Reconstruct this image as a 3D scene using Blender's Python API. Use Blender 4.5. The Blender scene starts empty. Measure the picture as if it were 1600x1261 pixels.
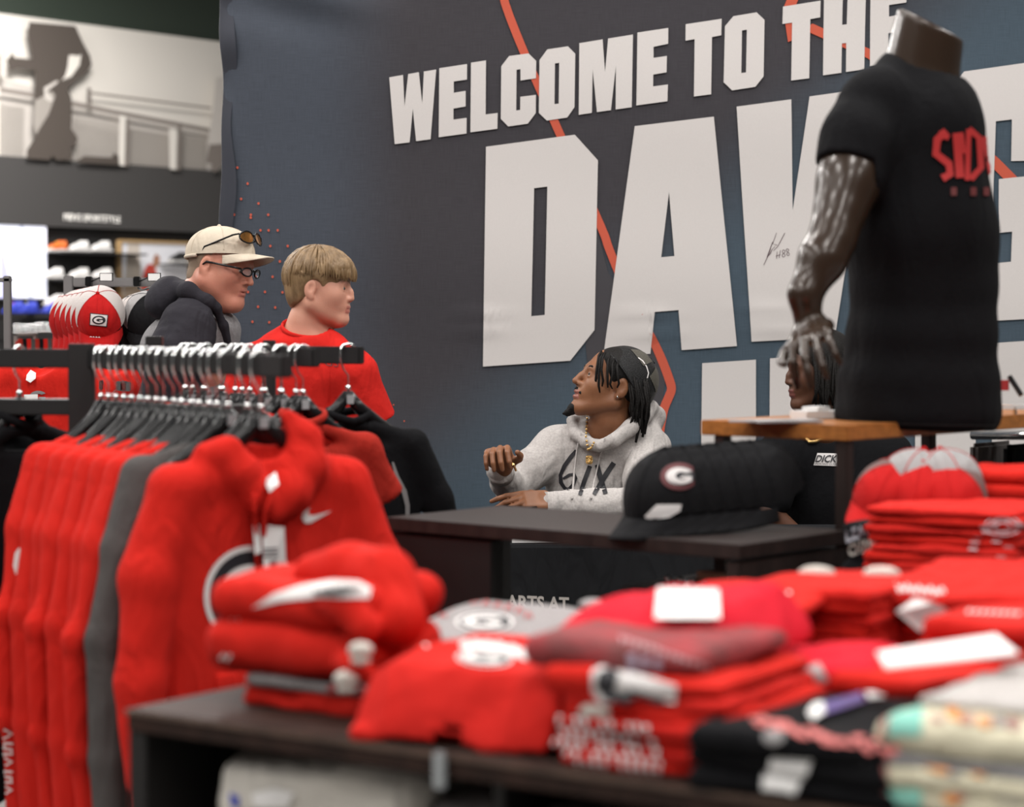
import bpy, bmesh, math, random
import numpy as np
from math import sin, cos, pi, radians, atan2, sqrt
from mathutils import Vector, Matrix
from mathutils.bvhtree import BVHTree
from mathutils.geometry import tessellate_polygon
import openvdb as vdb

SC = bpy.context.scene
COL = SC.collection
# ---------------------------------------------------------------- camera
FPX, CX, CY, HZ, CAMZ = 3450.0, 800.0, 630.5, 500.0, 1.40
PITCH = math.atan((CY - HZ) / FPX)
cam = bpy.data.cameras.new('camera')
cam.sensor_width = 36; cam.sensor_fit = 'HORIZONTAL'; cam.lens = FPX * 36 / 1600
cam.clip_end = 200; cam.clip_start = 0.05
cam.dof.use_dof = True; cam.dof.focus_distance = 7.0; cam.dof.aperture_fstop = 2.8
camo = bpy.data.objects.new('camera', cam); COL.objects.link(camo)
camo.location = (0, 0, CAMZ); camo.rotation_euler = (pi / 2 - PITCH, 0, 0)
SC.camera = camo
# ---------------------------------------------------------------- light
world = bpy.data.worlds.new('store_ambient'); SC.world = world; world.use_nodes = True
world.node_tree.nodes['Background'].inputs[0].default_value = (1.0, 0.97, 0.94, 1)
world.node_tree.nodes['Background'].inputs[1].default_value = 0.11
def area(x, y, z, sx, sy, power, col=(1, .965, .93)):
    l = bpy.data.lights.new('ceiling_panel', 'AREA'); l.shape = 'RECTANGLE'; l.size = sx; l.size_y = sy
    l.energy = power; l.color = col
    o = bpy.data.objects.new('ceiling_panel', l); o.location = (x, y, z); COL.objects.link(o)
for lx in (-4.5, -1.8, 0.9, 3.6):
    for ly in (0.2, 2.8, 5.4, 7.4):
        area(lx, ly, 4.6, 0.35, 1.3, 68 if ly < 7 else 37)
for lx, ly in ((-5.5, 12), (-2.5, 13), (-8, 10), (-6, 16), (-3.5, 18.5)):
    area(lx, ly, 5.2, 1.2, 1.2, 300)
SC.view_settings.view_transform = 'Standard'; SC.view_settings.look = 'None'
SC.view_settings.gamma = 1; SC.view_settings.use_curve_mapping = False
SC.view_settings.exposure = 0.0
SC.cycles.use_denoising = True
SC.cycles.max_bounces = 6

# ---------------------------------------------------------------- projection helpers (pixel of the photograph -> point in the place)
def ray(px, py):
    x = (px - CX) / FPX; y = -(py - CY) / FPX
    c, s = cos(PITCH), sin(PITCH)
    return Vector((x, c + y * s, -s + y * c))
def P(px, py, Y):
    d = ray(px, py); return Vector((0, 0, CAMZ)) + d * (Y / d.y)
def onz(px, py, z):
    d = ray(px, py); return Vector((0, 0, CAMZ)) + d * ((z - CAMZ) / d.z)
def onplane(px, py, p0, n):
    d = ray(px, py); o = Vector((0, 0, CAMZ)); return o + d * ((Vector(p0) - o).dot(n) / d.dot(n))

# ---------------------------------------------------------------- materials
MATS = {}
def mat(name, col, rough=.6, metal=0, sheen=0, bump=0, bscale=200, vary=0, vscale=6, coat=0, emit=0, alpha=1, spec=.5, col2=None, stretch=None, trans=0, wrinkle=0, wscale=9):
    if name in MATS: return MATS[name]
    m = bpy.data.materials.new(name); m.use_nodes = True; nt = m.node_tree; N = nt.nodes; L = nt.links
    b = N['Principled BSDF']
    b.inputs['Base Color'].default_value = (*col, 1); b.inputs['Roughness'].default_value = rough
    b.inputs['Metallic'].default_value = metal; b.inputs['Sheen Weight'].default_value = sheen
    b.inputs['Sheen Roughness'].default_value = .5; b.inputs['Coat Weight'].default_value = coat
    b.inputs['Specular IOR Level'].default_value = spec; b.inputs['Alpha'].default_value = alpha
    b.inputs['Transmission Weight'].default_value = trans
    if sheen: b.inputs['Sheen Tint'].default_value = (min(1, col[0] + .1), min(1, col[1] + .1), min(1, col[2] + .1), 1)
    if emit:
        b.inputs['Emission Color'].default_value = (*col, 1); b.inputs['Emission Strength'].default_value = emit
    tc = N.new('ShaderNodeTexCoord'); mp = N.new('ShaderNodeMapping'); L.new(tc.outputs['Object'], mp.inputs[0])
    if stretch: mp.inputs['Scale'].default_value = stretch
    if vary or col2:
        n = N.new('ShaderNodeTexNoise'); n.inputs['Scale'].default_value = vscale; n.inputs['Detail'].default_value = 4
        L.new(mp.outputs[0], n.inputs[0]); r = N.new('ShaderNodeMix'); r.data_type = 'RGBA'
        c2 = col2 or tuple(c * (1 - vary) for c in col)
        r.inputs[6].default_value = (*c2, 1); r.inputs[7].default_value = (*[min(1, c * (1 + (0 if col2 else vary))) for c in col], 1)
        mr = N.new('ShaderNodeMapRange'); mr.inputs[1].default_value = .35; mr.inputs[2].default_value = .65
        L.new(n.outputs[0], mr.inputs[0]); L.new(mr.outputs[0], r.inputs[0]); L.new(r.outputs[2], b.inputs['Base Color'])
    if bump:
        n = N.new('ShaderNodeTexNoise'); n.inputs['Scale'].default_value = bscale; n.inputs['Detail'].default_value = 3
        L.new(mp.outputs[0], n.inputs[0]); bp = N.new('ShaderNodeBump'); bp.inputs['Strength'].default_value = bump
        bp.inputs['Distance'].default_value = .004; L.new(n.outputs[0], bp.inputs['Height']); L.new(bp.outputs[0], b.inputs['Normal'])
        if wrinkle:
            n2 = N.new('ShaderNodeTexNoise'); n2.inputs['Scale'].default_value = wscale; n2.inputs['Detail'].default_value = 2; n2.inputs['Distortion'].default_value = 1.2
            mp2 = N.new('ShaderNodeMapping'); mp2.inputs['Rotation'].default_value = (.3, .5, .4); mp2.inputs['Scale'].default_value = (1.6, 1, .5); L.new(tc.outputs['Object'], mp2.inputs[0]); L.new(mp2.outputs[0], n2.inputs[0])
            b2 = N.new('ShaderNodeBump'); b2.inputs['Strength'].default_value = wrinkle; b2.inputs['Distance'].default_value = .03
            L.new(n2.outputs[0], b2.inputs['Height']); L.new(b2.outputs[0], bp.inputs['Normal'])
    MATS[name] = m; return m
def fabric(name, col, **k):
    k.setdefault('rough', .92); k.setdefault('sheen', .0 if max(col) < .05 or col[0] > 8 * col[1] else .04); k.setdefault('bump', .35); k.setdefault('bscale', 90); k.setdefault('spec', .12); k.setdefault('wrinkle', .5)
    return mat(name, col, **k)
RED = fabric('red_cotton', (.52, .0165, .0105)); RED2 = fabric('scarlet_jersey', (.52, .0175, .013))
CRIM = fabric('crimson_jersey', (.54, .012, .026)); DRED = fabric('brick_red_cotton', (.34, .022, .014))
BLACKF = fabric('black_cotton', (.0055, .0055, .0065), wrinkle=.3); CHARF = fabric('charcoal_fleece', (.024, .0225, .028))
HEATH = fabric('heather_grey_fleece', (.42, .395, .38), vary=.10, vscale=160, wrinkle=.6, wscale=8)
HEATH2 = fabric('mid_grey_fleece', (.20, .195, .20), vary=.12, vscale=160)
GREYF = fabric('dark_grey_fleece', (.075, .068, .066)); TEEGR = fabric('grey_marl_jersey', (.27, .25, .25), vary=.15, vscale=200)
WHITEF = fabric('off_white_cotton', (.60, .57, .52)); CREAM = fabric('cream_cotton', (.60, .56, .42)); MINT = fabric('mint_cotton', (.22, .50, .42))
MAROON = fabric('washed_maroon_jersey', (.30, .05, .055), col2=(.17, .06, .06), vscale=25)
WPRINT = mat('white_print', (.66, .63, .62), .6); BPRINT = mat('black_print', (.012, .012, .016), .5)
RPRINT = mat('red_print', (.40, .016, .018), .55); GPRINT = mat('grey_print', (.2, .19, .19), .6); SPRINT = mat('salmon_print', (.58, .14, .13), .6)
PAPER = mat('white_paper', (.78, .77, .76), .5); INK = mat('grey_ink', (.16, .16, .17), .6)
CHROME = mat('chrome', (.78, .80, .80), .12, 1); STEEL = mat('satin_steel', (.30, .29, .29), .38, .8)
BLKPL = mat('black_plastic', (.006, .006, .0065), .26, spec=.3); BLKMET = mat('black_powder_coat', (.009, .0085, .009), .5, bump=.1, bscale=300)
LAM = mat('dark_brown_laminate', (.018, .0105, .009), .48, spec=.4, vary=.3, vscale=4, stretch=(1, 12, 1), bump=.08, bscale=60)
LAMF = mat('dark_walnut_laminate', (.026, .0125, .009), .6, spec=.22, vary=.35, vscale=4, stretch=(1, 12, 1), bump=.08, bscale=60)
LAMD = mat('near_black_laminate', (.005, .004, .004), .55)
ORWOOD = mat('honey_wood', (.34, .125, .028), .38, vary=.18, vscale=5, stretch=(1, 14, 14))

# ---------------------------------------------------------------- object helpers
def tag(o, label=None, cat=None, group=None, kind=None):
    if label: o['label'] = label
    if cat: o['category'] = cat
    if group: o['group'] = group
    if kind: o['kind'] = kind
    return o
def thing(name, label, cat, loc, rz=0, group=None):
    o = bpy.data.objects.new(name, None); o.empty_display_size = .1; COL.objects.link(o)
    o.location = loc; o.rotation_euler = (0, 0, rz); tag(o, label, cat, group); return o
WV = {}
def worldm(o):
    m = Matrix.LocRotScale(o.location, o.rotation_euler, o.scale)
    return worldm(o.parent) @ m if o.parent else m
def mk(name, v, f, m, parent=None, smooth=True, local=False, base=None, midx=None):
    """v in world coordinates (unless local) -> mesh object, child of parent"""
    v = np.asarray(v, dtype=np.float64).reshape(-1, 3)
    o = bpy.data.objects.new(name, bpy.data.meshes.new(name)); COL.objects.link(o)
    if parent is not None:
        o.parent = parent; M = worldm(parent)
    else:
        if base is None and not local: base = ((v[:, 0].min() + v[:, 0].max()) / 2, (v[:, 1].min() + v[:, 1].max()) / 2, v[:, 2].min())
        if local: base = base or (0, 0, 0)
        o.location = base; M = Matrix.Translation(base)
    if local: lv = v
    else:
        Mi = np.array(M.inverted()); lv = v @ Mi[:3, :3].T + Mi[:3, 3]
    me = o.data; me.from_pydata(lv.tolist(), [], f if isinstance(f, list) else f.tolist())
    for mm in (m if isinstance(m, (list, tuple)) else [m]): me.materials.append(mm)
    if midx is not None: me.polygons.foreach_set('material_index', np.asarray(midx, dtype=np.int32))
    if smooth: me.polygons.foreach_set('use_smooth', [True] * len(me.polygons))
    me.update(); return o
def wverts(o):
    M = np.array(worldm(o)); n = len(o.data.vertices); a = np.empty(n * 3); o.data.vertices.foreach_get('co', a)
    a = a.reshape(-1, 3); return a @ M[:3, :3].T + M[:3, 3]
def bvh(*os):
    vs = []; fs = []
    for o in os:
        b = len(vs); vs += [tuple(x) for x in wverts(o)]; fs += [[b + i for i in p.vertices] for p in o.data.polygons]
    return BVHTree.FromPolygons(vs, fs)
class MB:
    """collects shapes into one mesh"""
    def __init__(s): s.v = []; s.f = []
    def add(s, v, f):
        b = len(s.v); s.v += [tuple(x) for x in v]; s.f += [[b + i for i in q] for q in f]; return s
    def box(s, c, h, R=None, bev=0):
        c = Vector(c); R = R or Matrix.Identity(3); hx, hy, hz = h
        bm = bmesh.new(); bmesh.ops.create_cube(bm, size=2)
        for v in bm.verts: v.co = Vector((v.co.x * hx, v.co.y * hy, v.co.z * hz))
        if bev: bmesh.ops.bevel(bm, geom=bm.edges[:], offset=bev, segments=2, affect='EDGES')
        bm.verts.ensure_lookup_table(); bm.verts.index_update()
        s.add([c + R @ v.co for v in bm.verts], [[v.index for v in f.verts] for f in bm.faces]); bm.free(); return s
    def poly(s, pts, z0, z1):
        """prism from xy outline"""
        n = len(pts); a = sum(pts[i][0] * pts[(i + 1) % n][1] - pts[(i + 1) % n][0] * pts[i][1] for i in range(n))
        if a < 0: pts = pts[::-1]
        v = [(p[0], p[1], z0) for p in pts] + [(p[0], p[1], z1) for p in pts]
        f = [list(range(n))[::-1], list(range(n, 2 * n))] + [[i, (i + 1) % n, (i + 1) % n + n, i + n] for i in range(n)]
        return s.add(v, f)
    def tube(s, pts, r, n=8, cap=True, flat=1.0):
        pts = [Vector(p) for p in pts]; rs = r if isinstance(r, (list, tuple)) else [r] * len(pts)
        v = []; f = []; up = None
        for i, p in enumerate(pts):
            t = (pts[min(i + 1, len(pts) - 1)] - pts[max(i - 1, 0)]).normalized()
            if up is None: up = Vector((0, 0, 1)) if abs(t.z) < .9 else Vector((1, 0, 0))
            a = t.cross(up).normalized(); up = a.cross(t).normalized()
            for k in range(n):
                q = 2 * pi * k / n; v.append(p + (a * cos(q) + up * sin(q) * flat) * rs[i])
        for i in range(len(pts) - 1):
            for k in range(n):
                f.append([i * n + k, i * n + (k + 1) % n, (i + 1) * n + (k + 1) % n, (i + 1) * n + k])
        if cap: f.append(list(range(n))[::-1]); f.append([(len(pts) - 1) * n + k for k in range(n)])
        return s.add(v, f)
    def ball(s, c, r, n=10, R=None):
        c = Vector(c); r = (r, r, r) if not hasattr(r, '__len__') else r; bm = bmesh.new()
        bmesh.ops.create_uvsphere(bm, u_segments=n, v_segments=max(5, n // 2 + 1), radius=1)
        bm.verts.index_update(); R = R or Matrix.Identity(3)
        s.add([c + R @ Vector((v.co.x * r[0], v.co.y * r[1], v.co.z * r[2])) for v in bm.verts], [[v.index for v in f.verts] for f in bm.faces])
        bm.free(); return s
    def mk(s, name, m, parent=None, smooth=False, **k):
        o = mk(name, s.v, s.f, m, parent, smooth, **k)
        if smooth:
            pass
        return o
def box(name, c, h, m, parent=None, R=None, bev=0, **k):
    return MB().box(c, h, R, bev).mk(name, m, parent, **k)
def rotz(a): return Matrix.Rotation(a, 3, 'Z')
def flat(name, loops, fn, m, parent=None, maxe=None, **k):
    """2D loops (first outer, rest holes; or list of such lists) -> surface through fn(u,v)"""
    if not hasattr(loops[0][0], '__len__'): loops = [[loops]]
    elif not hasattr(loops[0][0][0], '__len__'): loops = [loops]
    V = []; T = []
    for lp in loops:
        l3 = [[Vector((p[0], p[1], 0)) for p in l] for l in lp]
        flatv = [p for l in l3 for p in l]; b = len(V); V += [(p.x, p.y) for p in flatv]
        T += [[b + i for i in t] for t in tessellate_polygon(l3)]
    if maxe: V, T = subd(V, T, maxe)
    W = [fn(u, v) for u, v in V]
    keep = [t for t in T if all(W[i] is not None for i in t)]
    idx = {}; V2 = []; F2 = []
    for t in keep:
        q = []
        for i in t:
            if i not in idx: idx[i] = len(V2); V2.append(W[i])
            q.append(idx[i])
        F2.append(q)
    if not V2: return None
    # orient to the camera
    c = Vector((0, 0, CAMZ)); out = []
    for q in F2:
        a, b_, d = (Vector(V2[i]) for i in q); n = (b_ - a).cross(d - a)
        out.append(q if n.dot(c - a) > 0 else q[::-1])
    return mk(name, [tuple(x) for x in V2], out, m, parent, smooth=bool(maxe), **k)
def subd(V, T, maxe):
    V = list(V)
    for _ in range(9):
        mid = {}; out = []; did = False
        def dist(a, b): return math.hypot(V[a][0] - V[b][0], V[a][1] - V[b][1])
        def mp(a, b):
            kx = (min(a, b), max(a, b))
            if kx not in mid: V.append(((V[a][0] + V[b][0]) / 2, (V[a][1] + V[b][1]) / 2)); mid[kx] = len(V) - 1
            return mid[kx]
        for a, b, c in T:
            s = [dist(a, b) > maxe, dist(b, c) > maxe, dist(c, a) > maxe]; n = sum(s)
            if n == 0: out.append([a, b, c]); continue
            did = True
            if n == 3:
                x, y, z = mp(a, b), mp(b, c), mp(c, a); out += [[a, x, z], [x, b, y], [z, y, c], [x, y, z]]
            else:
                while not s[0]: a, b, c = b, c, a; s = s[1:] + s[:1]
                if n == 1: x = mp(a, b); out += [[a, x, c], [x, b, c]]
                elif s[1]: x, y = mp(a, b), mp(b, c); out += [[a, x, c], [x, y, c], [x, b, y]]
                else: x, z = mp(a, b), mp(c, a); out += [[a, x, z], [x, b, c], [x, c, z]]
        T = out
        if not did: break
    return V, T
def decal(name, loops, targets, m, parent, maxe=5, off=.0012, tree=None):
    """print laid on a surface: photo-pixel outline carried onto the target mesh"""
    tr = tree or bvh(*(targets if isinstance(targets, (list, tuple)) else [targets])); o = Vector((0, 0, CAMZ))
    def fn(u, v):
        d = ray(u, v).normalized(); h = tr.ray_cast(o, d)
        if h[0] is None: return None
        n = h[1]
        if n.dot(d) > 0: n = -n
        return h[0] + n * off - d * off * .6
    return flat(name, loops, fn, m, parent, maxe)
def stroke(pts, w, closed=False):
    """polyline -> list of quads/discs as loops"""
    out = []; ws = w if hasattr(w, '__len__') else [w] * len(pts)
    L = []; R = []; n = len(pts)
    for i in range(n):
        a = pts[max(i - 1, 0)]; b = pts[min(i + 1, n - 1)]
        if closed: a = pts[(i - 1) % n]; b = pts[(i + 1) % n]
        dx, dy = b[0] - a[0], b[1] - a[1]; l = math.hypot(dx, dy) or 1; nx, ny = -dy / l * ws[i] / 2, dx / l * ws[i] / 2
        L.append((pts[i][0] + nx, pts[i][1] + ny)); R.append((pts[i][0] - nx, pts[i][1] - ny))
    m = n if closed else n - 1
    for i in range(m):
        j = (i + 1) % n; out.append([[L[i], L[j], R[j], R[i]]])
    return out
def arcpts(cx, cy, rx, ry, a0, a1, n=24, rot=0):
    out = []
    for i in range(n + 1):
        a = radians(a0 + (a1 - a0) * i / n); x, y = rx * cos(a), ry * sin(a)
        out.append((cx + x * cos(rot) - y * sin(rot), cy + x * sin(rot) + y * cos(rot)))
    return out
def ellipse(cx, cy, rx, ry, rot=0, n=36): return arcpts(cx, cy, rx, ry, 0, 360, n, rot)[:-1]
def text2d(s, bold=0.0, spacing=1.0):
    """text -> loops via font outline; returns (verts2d, tris)"""
    c = bpy.data.curves.new('t', 'FONT'); c.body = s; c.size = 1; c.offset = bold; c.space_character = spacing; c.resolution_u = 3
    o = bpy.data.objects.new('t', c); COL.objects.link(o); dg = bpy.context.evaluated_depsgraph_get(); dg.update()
    me = bpy.data.meshes.new_from_object(o.evaluated_get(dg)); me.calc_loop_triangles()
    V = [(v.co.x, v.co.y) for v in me.vertices]; T = [list(t.vertices) for t in me.loop_triangles]
    bpy.data.objects.remove(o); bpy.data.curves.remove(c); bpy.data.meshes.remove(me)
    xs = [p[0] for p in V]; ys = [p[1] for p in V]; x0, x1, y0, y1 = min(xs), max(xs), min(ys), max(ys)
    return [((x - x0) / (x1 - x0), (y - y0) / (y1 - y0)) for x, y in V], T
def text(name, s, quad, m, parent, proj=None, bold=0.0, maxe=None, spacing=1.0):
    """text fitted to quad (tl, tr, br, bl); proj maps (u,v) -> point; quad may be 3D points"""
    V, T = text2d(s, bold, spacing); tl, tr, br, bl = quad; dim = len(tl)
    def q(x, y):
        return tuple(bl[k] * (1 - x) * (1 - y) + br[k] * x * (1 - y) + tr[k] * x * y + tl[k] * (1 - x) * y for k in range(dim))
    V = [q(x, y) for x, y in V]
    if proj is None: return mk(name, V, T, m, parent, smooth=False)
    if maxe: V, T = subd(V, T, maxe)
    W = [proj(*p) for p in V]; F = [t for t in T if all(W[i] is not None for i in t)]
    if not F: return None
    use = sorted({i for t in F for i in t}); ix = {a: b for b, a in enumerate(use)}
    c = Vector((0, 0, CAMZ)); out = []
    for t in F:
        a, b_, d = (Vector(W[i]) for i in t); n = (b_ - a).cross(d - a); t = [ix[i] for i in t]
        out.append(t if n.dot(c - a) > 0 else t[::-1])
    return mk(name, [tuple(W[i]) for i in use], out, m, parent, smooth=False)
def projector(targets, off=.0014):
    tr = bvh(*(targets if isinstance(targets, (list, tuple)) else [targets])); o = Vector((0, 0, CAMZ))
    def fn(u, v):
        d = ray(u, v).normalized(); h = tr.ray_cast(o, d)
        if h[0] is None: return None
        n = h[1] if h[1].dot(d) < 0 else -h[1]
        return h[0] + n * off - d * off * .6
    return fn
def copytree(o, parent=None):
    c = o.copy(); COL.objects.link(c)
    if parent is not None: c.parent = parent
    for ch in list(o.children): copytree(ch, c)
    return c

# ---------------------------------------------------------------- signed-distance sculpting
def smin(a, b, k):
    if k <= 0: return np.minimum(a, b)
    h = np.maximum(k - np.abs(a - b), 0) / k
    return np.minimum(a, b) - h * h * k * .25
class SDF:
    def __init__(s, lo, hi, h):
        s.lo = np.array(lo, float); s.h = h; s.n = np.maximum(4, np.ceil((np.array(hi, float) - s.lo) / h).astype(int))
        s.F = np.full(s.n, 1.0, np.float32); s.ax = [(s.lo[i] + h * np.arange(s.n[i])).astype(np.float32) for i in range(3)]
        s.R = np.eye(3); s.t = np.zeros(3); s.sc = 1.0; s.warp = None
    def frame(s, M=None):
        if M is None: s.R = np.eye(3); s.t = np.zeros(3); s.sc = 1.0
        else:
            A = np.array(M)[:3, :3]; s.sc = float(np.linalg.norm(A[:, 0])); s.R = A / s.sc; s.t = np.array(M)[:3, 3]
        return s
    def put(s, fn, c, rad, k=.01, op='u'):
        cw = s.R @ (np.array(c, float) * s.sc) + s.t; rad = rad * s.sc + k + 4 * s.h + (.03 if s.warp else 0)
        i0 = np.clip(np.floor((cw - rad - s.lo) / s.h).astype(int), 0, s.n); i1 = np.clip(np.ceil((cw + rad - s.lo) / s.h).astype(int) + 1, 0, s.n)
        if (i1 <= i0).any(): return s
        sl = tuple(slice(a, b) for a, b in zip(i0, i1))
        X = s.ax[0][sl[0]][:, None, None]; Y = s.ax[1][sl[1]][None, :, None]; Z = s.ax[2][sl[2]][None, None, :]
        if s.warp: X, Y, Z = s.warp(X, Y, Z)
        x, y, z = X - s.t[0], Y - s.t[1], Z - s.t[2]; R = s.R / s.sc
        if not (np.allclose(s.R, np.eye(3)) and s.sc == 1):
            x, y, z = (R[0, 0] * x + R[1, 0] * y + R[2, 0] * z, R[0, 1] * x + R[1, 1] * y + R[2, 1] * z, R[0, 2] * x + R[1, 2] * y + R[2, 2] * z)
        d = (fn(x, y, z) * s.sc).astype(np.float32); f = s.F[sl]
        s.F[sl] = smin(f, d, k) if op == 'u' else -smin(-f, d, k) if op == 's' else f
        return s
    def ell(s, c, r, k=.01, op='u', rot=None):
        r = np.array(r if hasattr(r, '__len__') else (r, r, r), float)
        A = np.array(Matrix.Rotation(radians(rot[1]), 3, rot[0])) if rot else None
        def fn(x, y, z):
            x, y, z = x - c[0], y - c[1], z - c[2]
            if A is not None: x, y, z = (A[0, 0] * x + A[1, 0] * y + A[2, 0] * z, A[0, 1] * x + A[1, 1] * y + A[2, 1] * z, A[0, 2] * x + A[1, 2] * y + A[2, 2] * z)
            k0 = np.sqrt((x / r[0]) ** 2 + (y / r[1]) ** 2 + (z / r[2]) ** 2); k1 = np.sqrt((x / r[0] ** 2) ** 2 + (y / r[1] ** 2) ** 2 + (z / r[2] ** 2) ** 2) + 1e-9
            return k0 * (k0 - 1) / k1
        return s.put(fn, c, r.max(), k, op)
    def cone(s, a, b, ra, rb, k=.01, op='u'):
        a = np.array(a, float); b = np.array(b, float); ab = b - a; L2 = float(ab @ ab) + 1e-12
        def fn(x, y, z):
            x, y, z = x - a[0], y - a[1], z - a[2]; t = np.clip((x * ab[0] + y * ab[1] + z * ab[2]) / L2, 0, 1)
            return np.sqrt((x - t * ab[0]) ** 2 + (y - t * ab[1]) ** 2 + (z - t * ab[2]) ** 2) - (ra + (rb - ra) * t)
        return s.put(fn, (a + b) / 2, sqrt(L2) / 2 + max(ra, rb), k, op)
    def chain(s, pts, rs, k=.01, op='u'):
        for i in range(len(pts) - 1): s.cone(pts[i], pts[i + 1], rs[i], rs[i + 1], k, op)
        return s
    def rbox(s, c, h, r, k=.01, op='u', rot=None):
        h = np.array(h, float); A = np.array(Matrix.Rotation(radians(rot[1]), 3, rot[0])) if rot else None
        def fn(x, y, z):
            x, y, z = x - c[0], y - c[1], z - c[2]
            if A is not None: x, y, z = (A[0, 0] * x + A[1, 0] * y + A[2, 0] * z, A[0, 1] * x + A[1, 1] * y + A[2, 1] * z, A[0, 2] * x + A[1, 2] * y + A[2, 2] * z)
            qx, qy, qz = np.abs(x) - h[0] + r, np.abs(y) - h[1] + r, np.abs(z) - h[2] + r
            return np.sqrt(np.maximum(qx, 0) ** 2 + np.maximum(qy, 0) ** 2 + np.maximum(qz, 0) ** 2) + np.minimum(np.maximum(qx, np.maximum(qy, qz)), 0) - r
        return s.put(fn, c, float(np.linalg.norm(h)), k, op)
    def cut(s, fn, k=.002):
        """keep where fn<0 (world coordinates)"""
        X = s.ax[0][:, None, None]; Y = s.ax[1][None, :, None]; Z = s.ax[2][None, None, :]
        s.F = -smin(-s.F, -(fn(X, Y, Z) + np.zeros_like(s.F)), k); return s
    def noise(s, amp, fr, seed=0, aniso=(1, 1, 1)):
        X = s.ax[0][:, None, None] * aniso[0]; Y = s.ax[1][None, :, None] * aniso[1]; Z = s.ax[2][None, None, :] * aniso[2]; rng = random.Random(seed)
        tot = 0
        for j in range(3):
            q = fr * (1.0 + .9 * j); a, b, c, d = (rng.uniform(-1, 1) for _ in range(4)); ph = rng.uniform(0, 6)
            tot = tot + np.sin(q * (a * X + b * Y + c * Z) + 1.7 * np.sin(q * .6 * (d * X - a * Y + b * Z) + ph) + ph * 2) / (1 + .6 * j)
        s.F = s.F + (amp * tot).astype(np.float32); return s
    def mesh(s):
        g = vdb.FloatGrid(background=.05); g.copyFromArray(np.clip(s.F, -.05, .05).astype(np.float32), tolerance=0.0)
        p, q = g.convertToQuads(0.0); v = s.lo + p.astype(float) * s.h; q = q.astype(int)
        a, b, c = v[q[:, 0]], v[q[:, 1]], v[q[:, 2]]
        vol = np.einsum('ij,ij->i', a - v.mean(0), np.cross(b - v.mean(0), c - v.mean(0))).sum()
        if vol < 0: q = q[:, ::-1]
        return v, q
    def mk(s, name, m, parent=None, relax=1, **k):
        v, q = s.mesh()
        if relax:
            for _ in range(relax):
                acc = np.zeros_like(v); cnt = np.zeros(len(v))
                for i in range(4):
                    np.add.at(acc, q[:, i], v[q[:, (i + 1) % 4]]); np.add.at(cnt, q[:, i], 1)
                v = v * .5 + .5 * acc / np.maximum(cnt, 1)[:, None]
        return mk(name, v, q, m, parent, True, **k)
# ================================================================ the setting
FLOORM = mat('pale_store_floor', (.30, .29, .275), .25, vary=.06, vscale=3)
o = box('floor', (0, 11, -.05), (14, 18, .05), FLOORM); tag(o, kind='structure')
# left wall runs from near-left to far-right
WP = P(125, 390, 21.5); WD = Vector((.64, .768, 0)); WN = Vector((.768, -.64, 0))
def wl(px, py, off=0.0): return onplane(px, py, WP + WN * off, WN)
def wpt(s, z, off=0.0): return Vector((WP.x, WP.y, 0)) + WD * s + WN * off + Vector((0, 0, z))
def wbox(name, s0, s1, z0, z1, o0, o1, m, parent=None, kind=None, **k):
    v = [wpt(s, z, o) for s in (s0, s1) for z in (z0, z1) for o in (o0, o1)]
    f = [[0, 1, 3, 2], [4, 6, 7, 5], [0, 4, 5, 1], [2, 3, 7, 6], [0, 2, 6, 4], [1, 5, 7, 3]]
    ob = mk(name, v, f, m, parent, smooth=False, **k)
    if kind: tag(ob, kind=kind)
    return ob
GREENW = mat('dark_green_paint', (.030, .043, .031), .8); GREYW = mat('charcoal_wall_panel', (.060, .057, .056), .7)
BLKW = mat('black_slatwall', (.020, .019, .019), .6)
wl_o = wbox('wall_left', -7, 14, 0, 6.2, -.2, 0, GREENW, kind='structure')
ZPT, ZPB = 4.26, 2.93
hd = wbox('trim_1', -7, 14, 2.29, ZPB, 0, .12, GREYW, kind='structure')
sw = wbox('trim_2', -7, 14, 0, 2.29, 0, .03, BLKW, kind='structure')
# slatwall boards
for i in range(9):
    z = .35 + i * .215
    b = wbox('slat_board', -2.5, 4, z, z + .2, .03, .042, BLKW, parent=sw)
# black-and-white wall mural
mroot = thing('wall_mural', 'long black and white photo mural of a figure beside a fence, high on wall', 'mural', tuple(wpt(0, ZPB, 0)))
MU = mat('mural_sky', (.80, .76, .70), .6); MD = mat('mural_dark', (.085, .07, .06), .6); MG = mat('mural_grey', (.36, .33, .30), .6)
ML = mat('mural_light_grey', (.60, .56, .52), .6); MM = mat('mural_mid', (.22, .19, .17), .6)
wbox('mural_panel', -7, 8, ZPB, ZPT, 0, .06, MU, mroot)
mo = [.062]
def mural(name, loops, m):
    mo[0] += .002; off = mo[0]
    flat(name, loops, lambda u, v: wl(u, v, off), m, mroot)
def c1(pts, s=3.94): return [(x / s, y / s) for x, y in pts]
mural('fence_area', [c1([(0, 480), (215, 540), (440, 610), (780, 700), (1100, 770), (1290, 800), (1380, 800), (1380, 1068), (1000, 1045), (750, 1028), (450, 1000), (0, 975)])], ML)
for q in ([(0, 640), (150, 660), (140, 975), (0, 965)], [(450, 720), (735, 770), (735, 1010), (450, 990)], [(800, 790), (1040, 830), (1050, 1045), (795, 1020)], [(1120, 830), (1270, 860), (1270, 1055), (1115, 1045)]):
    mural('mesh_panel', [c1(q)], MG)
for k in range(14):
    x = 10 + k * 11; mural('fence_wire', [c1([(x, 645), (x + 4, 645), (x + 1, 970), (x - 3, 970)])], ML)
for k in range(24):
    x = 455 + k * 12; mural('fence_wire', [c1([(x, 725 + k * 2), (x + 4, 725 + k * 2), (x + 2, 990), (x - 2, 990)])], ML)
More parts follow.
